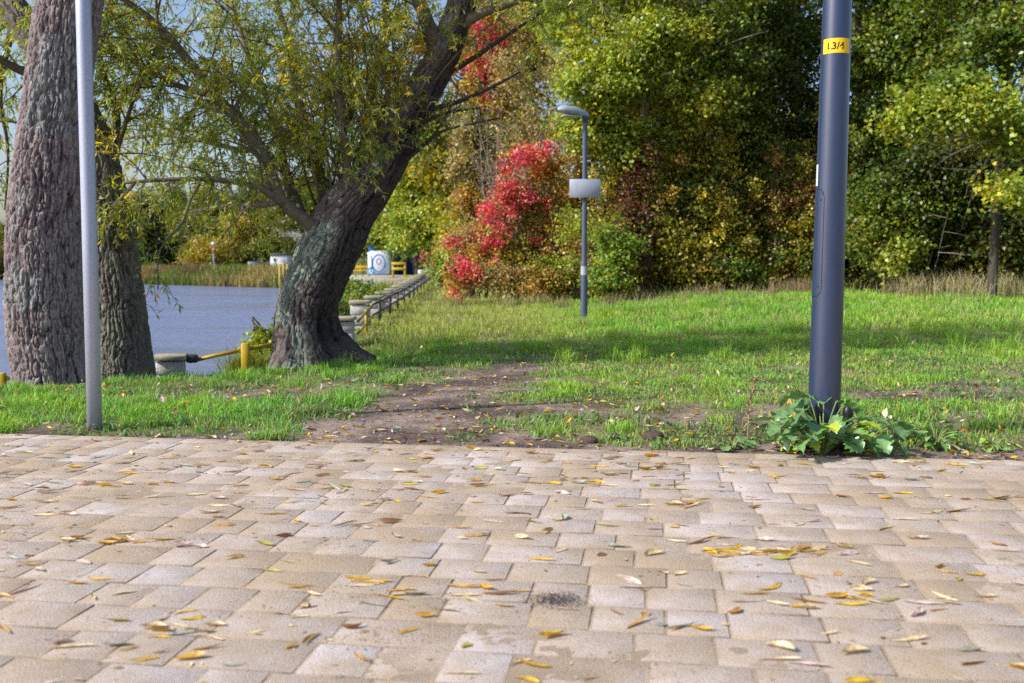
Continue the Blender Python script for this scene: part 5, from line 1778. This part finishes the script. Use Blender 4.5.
def leaf_verts(shape, seed):
    r = np.random.default_rng(seed)
    t = np.linspace(0, 1, 11)
    L = 1.0
    wr = {'flat': .20, 'curled': .24, 'narrow': .11, 'broad': .46}[shape]
    wid = np.sin(PI * t ** .8) ** .85 * wr / 2 + .006
    wid[0] = .008
    curl = {'flat': .25, 'curled': 1.5, 'narrow': .5, 'broad': .5}[shape] * r.uniform(.6, 1.2)
    side = r.uniform(-.5, .5)
    ang_ = (t - .5) * curl
    # curve in the vertical plane and a sideways bow
    x = np.cumsum(np.cos(ang_)) / 11
    z = np.cumsum(np.sin(ang_)) / 11
    y = side * (t - .5) ** 2
    z = (z - z.min()) * .6 + .012
    tw_ = r.normal(0, .7) * (t - .5) + r.normal(0, .25)
    fold = {'flat': .25, 'curled': .9, 'narrow': .6, 'broad': .45}[shape] * r.uniform(.5, 1.2)
    ac = np.array([-1, -.5, 0, .5, 1])
    V_ = []
    for k in range(11):
        for a_ in ac:
            oy = a_ * wid[k]; oz = abs(a_) * wid[k] * fold
            V_.append((x[k] - .5, y[k] + oy * math.cos(tw_[k]) - oz * math.sin(tw_[k]), z[k] + oy * math.sin(tw_[k]) + oz * math.cos(tw_[k])))
    V_ = np.array(V_)
    V_[:, 2] -= V_[:, 2].min() - .006
    return V_, grid_quads(11, 5, False), np.tile(np.abs(ac), 11), np.repeat(t, 5)


def leaf_cols(base, edge, t, seed):
    c = np.array(base)[None, :] * np.ones((len(edge), 1))
    v_ = vn(t * 5 + seed, edge * 2.0)
    c = c * (.75 + .5 * v_[:, None])
    c[edge < .1] *= 1.15
    spot = (vn(t * 9 + seed * 3, edge * 4) > .74)
    c[spot] = mix(c[spot], np.array([.22, .10, .04]), .6)
    return c


for cn in LC:
    for si, sh in enumerate(SHAPES):
        for k in range(2):
            sd_ = hash((si, k)) % 1000 + list(LC).index(cn) * 31
            v, q, e, t = leaf_verts(sh, sd_)
            LM[(cn, sh, k)] = mesh_np('fallen_leaf', v, [q], M['dryleaf'], leaf_cols(LC[cn], e, t, sd_), True)

cand = []
lr = random.Random(11)


def add_leaf(x, y, L=None, yaw=None, cn=None, sh=None):
    cn = cn or lr.choices(list(LC), LWT)[0]
    sh = sh or lr.choices(SHAPES, [3, 3, 7, 1.6])[0]
    L = L or {'flat': lr.uniform(.07, .115), 'curled': lr.uniform(.06, .105), 'narrow': lr.uniform(.06, .14), 'broad': lr.uniform(.035, .055)}[sh]
    yaw = lr.gauss(0, .55) + lr.choice([0, PI]) if yaw is None else yaw
    cand.append((L / y, x, y, L, yaw, cn, sh))


for _ in range(1150):
    x, y = lr.uniform(-3.3, 3.2), lr.uniform(2.25, 5.85)
    if edge_d(x, y) > -.03 or abs(x) > .53 * y + .1: continue
    # drifts: leaves gather in bands
    if lr.random() > .45 + .8 * float(fbm(x * 1.4, y * 2.2, 0, 91) > .5): continue
    add_leaf(x, y)
for (px, py, n_, sx, sy) in ((760, 556, 34, .13, .025), (120, 545, 12, .14, .03), (165, 640, 7, .10, .05), (400, 590, 9, .14, .06), (860, 478, 7, .12, .05), (690, 505, 8, .1, .05), (830, 610, 8, .12, .05), (450, 600, 8, .12, .06)):
    Y = 1000 / (py - 266); X = (px - 512) / F * Y
    for _ in range(n_): add_leaf(X + lr.gauss(0, sx), Y + lr.gauss(0, sy), yaw=lr.gauss(0, .35) + lr.choice([0, PI]), cn=lr.choice(['yellow', 'golden', 'straw coloured', 'straw coloured', 'ochre']), sh=lr.choice(['narrow', 'curled', 'narrow', 'flat']))
cand.sort(key=lambda t: -t[0])
marks = [(95, 'grey pole'), (318, 'willow'), (430, 'dirt path'), (584, 'far lamp'), (700, 'soil clods'), (827, 'dark post'), (940, 'right-hand weed')]
rows_ = {}
seen = {}
for i, (_, x, y, L, yaw, cn, sh) in enumerate(cand[:292]):
    o = bpy.data.objects.new('fallen_leaf', LM[(cn, sh, i % 2)])
    C.objects.link(o)
    o.location = (x, y, .0015)
    o.rotation_euler = (lr.gauss(0, .12), lr.gauss(0, .08), yaw)
    o.scale = (L, L, L)
    px = 512 + F * x / y
    e = -edge_d(x, y)
    rowi = 1 if e < .135 else 2 + int((e - .135) / rowd)
    nm = min(marks, key=lambda m: abs(m[0] - px))
    rel = 'in line with' if abs(px - nm[0]) < 22 else ('just left of' if px < nm[0] and px > nm[0] - 45 else 'just right of' if px > nm[0] and px < nm[0] + 45 else 'well left of' if px < nm[0] else 'well right of')
    lab = f'{cn} {sh} leaf, paver row {rowi} from lawn, {rel} {nm[1]}'
    tag(o, lab, 'fallen leaf', 'fallen leaves on the paving')
# everything smaller: crumbs of leaf and twig on the paving, leaves in the grass
lb = MB()


def litter(x, y, z, L, cn, sh, k, yaw, pitch=0.0):
    v, q, e, t = leaf_cache[(sh, k)]
    cy_, sy_ = math.cos(yaw), math.sin(yaw)
    v = v * L
    if pitch: v = np.stack([v[:, 0] * math.cos(pitch), v[:, 1], v[:, 2] + v[:, 0] * math.sin(pitch)], 1)
    v = np.stack([v[:, 0] * cy_ - v[:, 1] * sy_, v[:, 0] * sy_ + v[:, 1] * cy_, v[:, 2]], 1) + (x, y, z)
    lb.add(v, q, None, leaf_cols(np.array(LC[cn]) * lr.uniform(.7, 1.15), e, t, k))


leaf_cache = {(sh, k): leaf_verts(sh, 500 + 7 * k + i) for i, sh in enumerate(SHAPES) for k in range(5)}
for (_, x, y, L, yaw, cn, sh) in cand[292:]:
    litter(x, y, .001, L, cn, sh, lr.randrange(5), yaw)
for (px, py, n_, sx) in ((556, 607, 1100, .042), (612, 500, 120, .07), (330, 602, 160, .09), (380, 648, 150, .07), (165, 545, 120, .09)):
    Y = 1000 / (py - 266); X = (px - 512) / F * Y
    for _ in range(n_):
        v = np.array([[-1, -.4, 0], [.2, -.6, .2], [1, 0, 0], [.1, .6, .25], [-.1, 0, .7]]) * lr.uniform(.001, .0038)
        a_ = lr.uniform(0, 6.28)
        v = np.stack([v[:, 0] * math.cos(a_) - v[:, 1] * math.sin(a_), v[:, 0] * math.sin(a_) + v[:, 1] * math.cos(a_), v[:, 2]], 1) + (X + lr.gauss(0, sx), Y + lr.gauss(0, sx * .8), .0015)
        lb.add(v, None, [(0, 1, 4), (1, 2, 4), (2, 3, 4), (3, 0, 4)], np.array([.085, .07, .065] if n_ > 400 else [.24, .16, .10]) * lr.uniform(.6, 1.4))
for _ in range(1900):
    x, y = lr.uniform(-3.3, 3.2), lr.uniform(2.2, 5.85)
    if edge_d(x, y) > -.01 or fbm(x * 1.4, y * 2.2, 0, 91) < .42: continue
    litter(x, y, .001, lr.uniform(.008, .036), lr.choice(['brown', 'ochre', 'ochre', 'straw coloured', 'straw coloured', 'pale pinkish', 'grey green']), lr.choice(SHAPES), lr.randrange(5), lr.uniform(0, 2 * PI))
tag(lb.build('leaf_crumbs', M['dryleaf'], None, True), kind='stuff')
lb = MB()
NLIT = 7500
xs_, ys_ = rng.uniform(-4.2, 5, NLIT), 5.15 + rng.random(NLIT) ** 1.6 * 9
dn = lawn(xs_, ys_); ed_ = edge_d(xs_, ys_); hz_ = H(xs_, ys_); sdl = lake_sd(xs_, ys_)
for i in range(NLIT):
    x, y = xs_[i], ys_[i]
    if ed_[i] < .02 or sdl[i] < .4 or abs(x) > .54 * y + .1: continue
    if lr.random() > mix(.95, .24, dn[i]): continue
    litter(x, y, hz_[i] + dn[i] * lr.uniform(.0, .06) + .004, lr.uniform(.03, .085), lr.choices(list(LC), [4, 3, 4, 6, 3, 3.5, .5, 1])[0], lr.choice(SHAPES), lr.randrange(5), lr.uniform(0, 2 * PI), lr.gauss(0, .2 + .3 * dn[i]))
for _ in range(5200):
    x, y = lr.uniform(-2.6, 3.2), 5.1 + lr.random() ** 1.5 * 4.5
    e_ = edge_d(x, y)
    if e_ < .02 or abs(x) > .54 * y + .1: continue
    sz_ = lr.uniform(.003, .013) * (1.6 if lr.random() < .06 else 1)
    v = np.array([[-1, -.7, 0], [.5, -.9, 0], [1, .3, 0], [-.2, 1, 0], [-.1, .1, .8]]) * sz_
    a_ = lr.uniform(0, 6.28)
    v = np.stack([v[:, 0] * math.cos(a_) - v[:, 1] * math.sin(a_), v[:, 0] * math.sin(a_) + v[:, 1] * math.cos(a_), v[:, 2]], 1) + (x, y, float(H(x, y)) - .001)
    lb.add(v, None, [(0, 1, 4), (1, 2, 4), (2, 3, 4), (3, 0, 4)], np.array([.24, .18, .15]) * lr.uniform(.45, 1.6))
for _ in range(2600):
    x, y = lr.uniform(-3.2, 3.2), 5.1 + lr.random() ** 1.4 * 5
    if edge_d(x, y) < .02 or abs(x) > .54 * y + .1: continue
    a_, l_ = lr.uniform(0, 6.28), lr.uniform(.015, .05)
    c_, s_ = math.cos(a_) * l_, math.sin(a_) * l_
    z_ = float(H(x, y)) + lr.uniform(.002, .014)
    v = np.array([[-c_, -s_, 0], [-s_ * .04, c_ * .04, .004], [c_, s_, .002], [s_ * .04, -c_ * .04, .004]]) + (x, y, z_)
    lb.add(v, [(0, 1, 2, 3)], None, np.array([.62, .50, .30]) * lr.uniform(.6, 1.15))
tag(lb.build('lawn_litter', M['dryleaf'], None, True), kind='stuff')
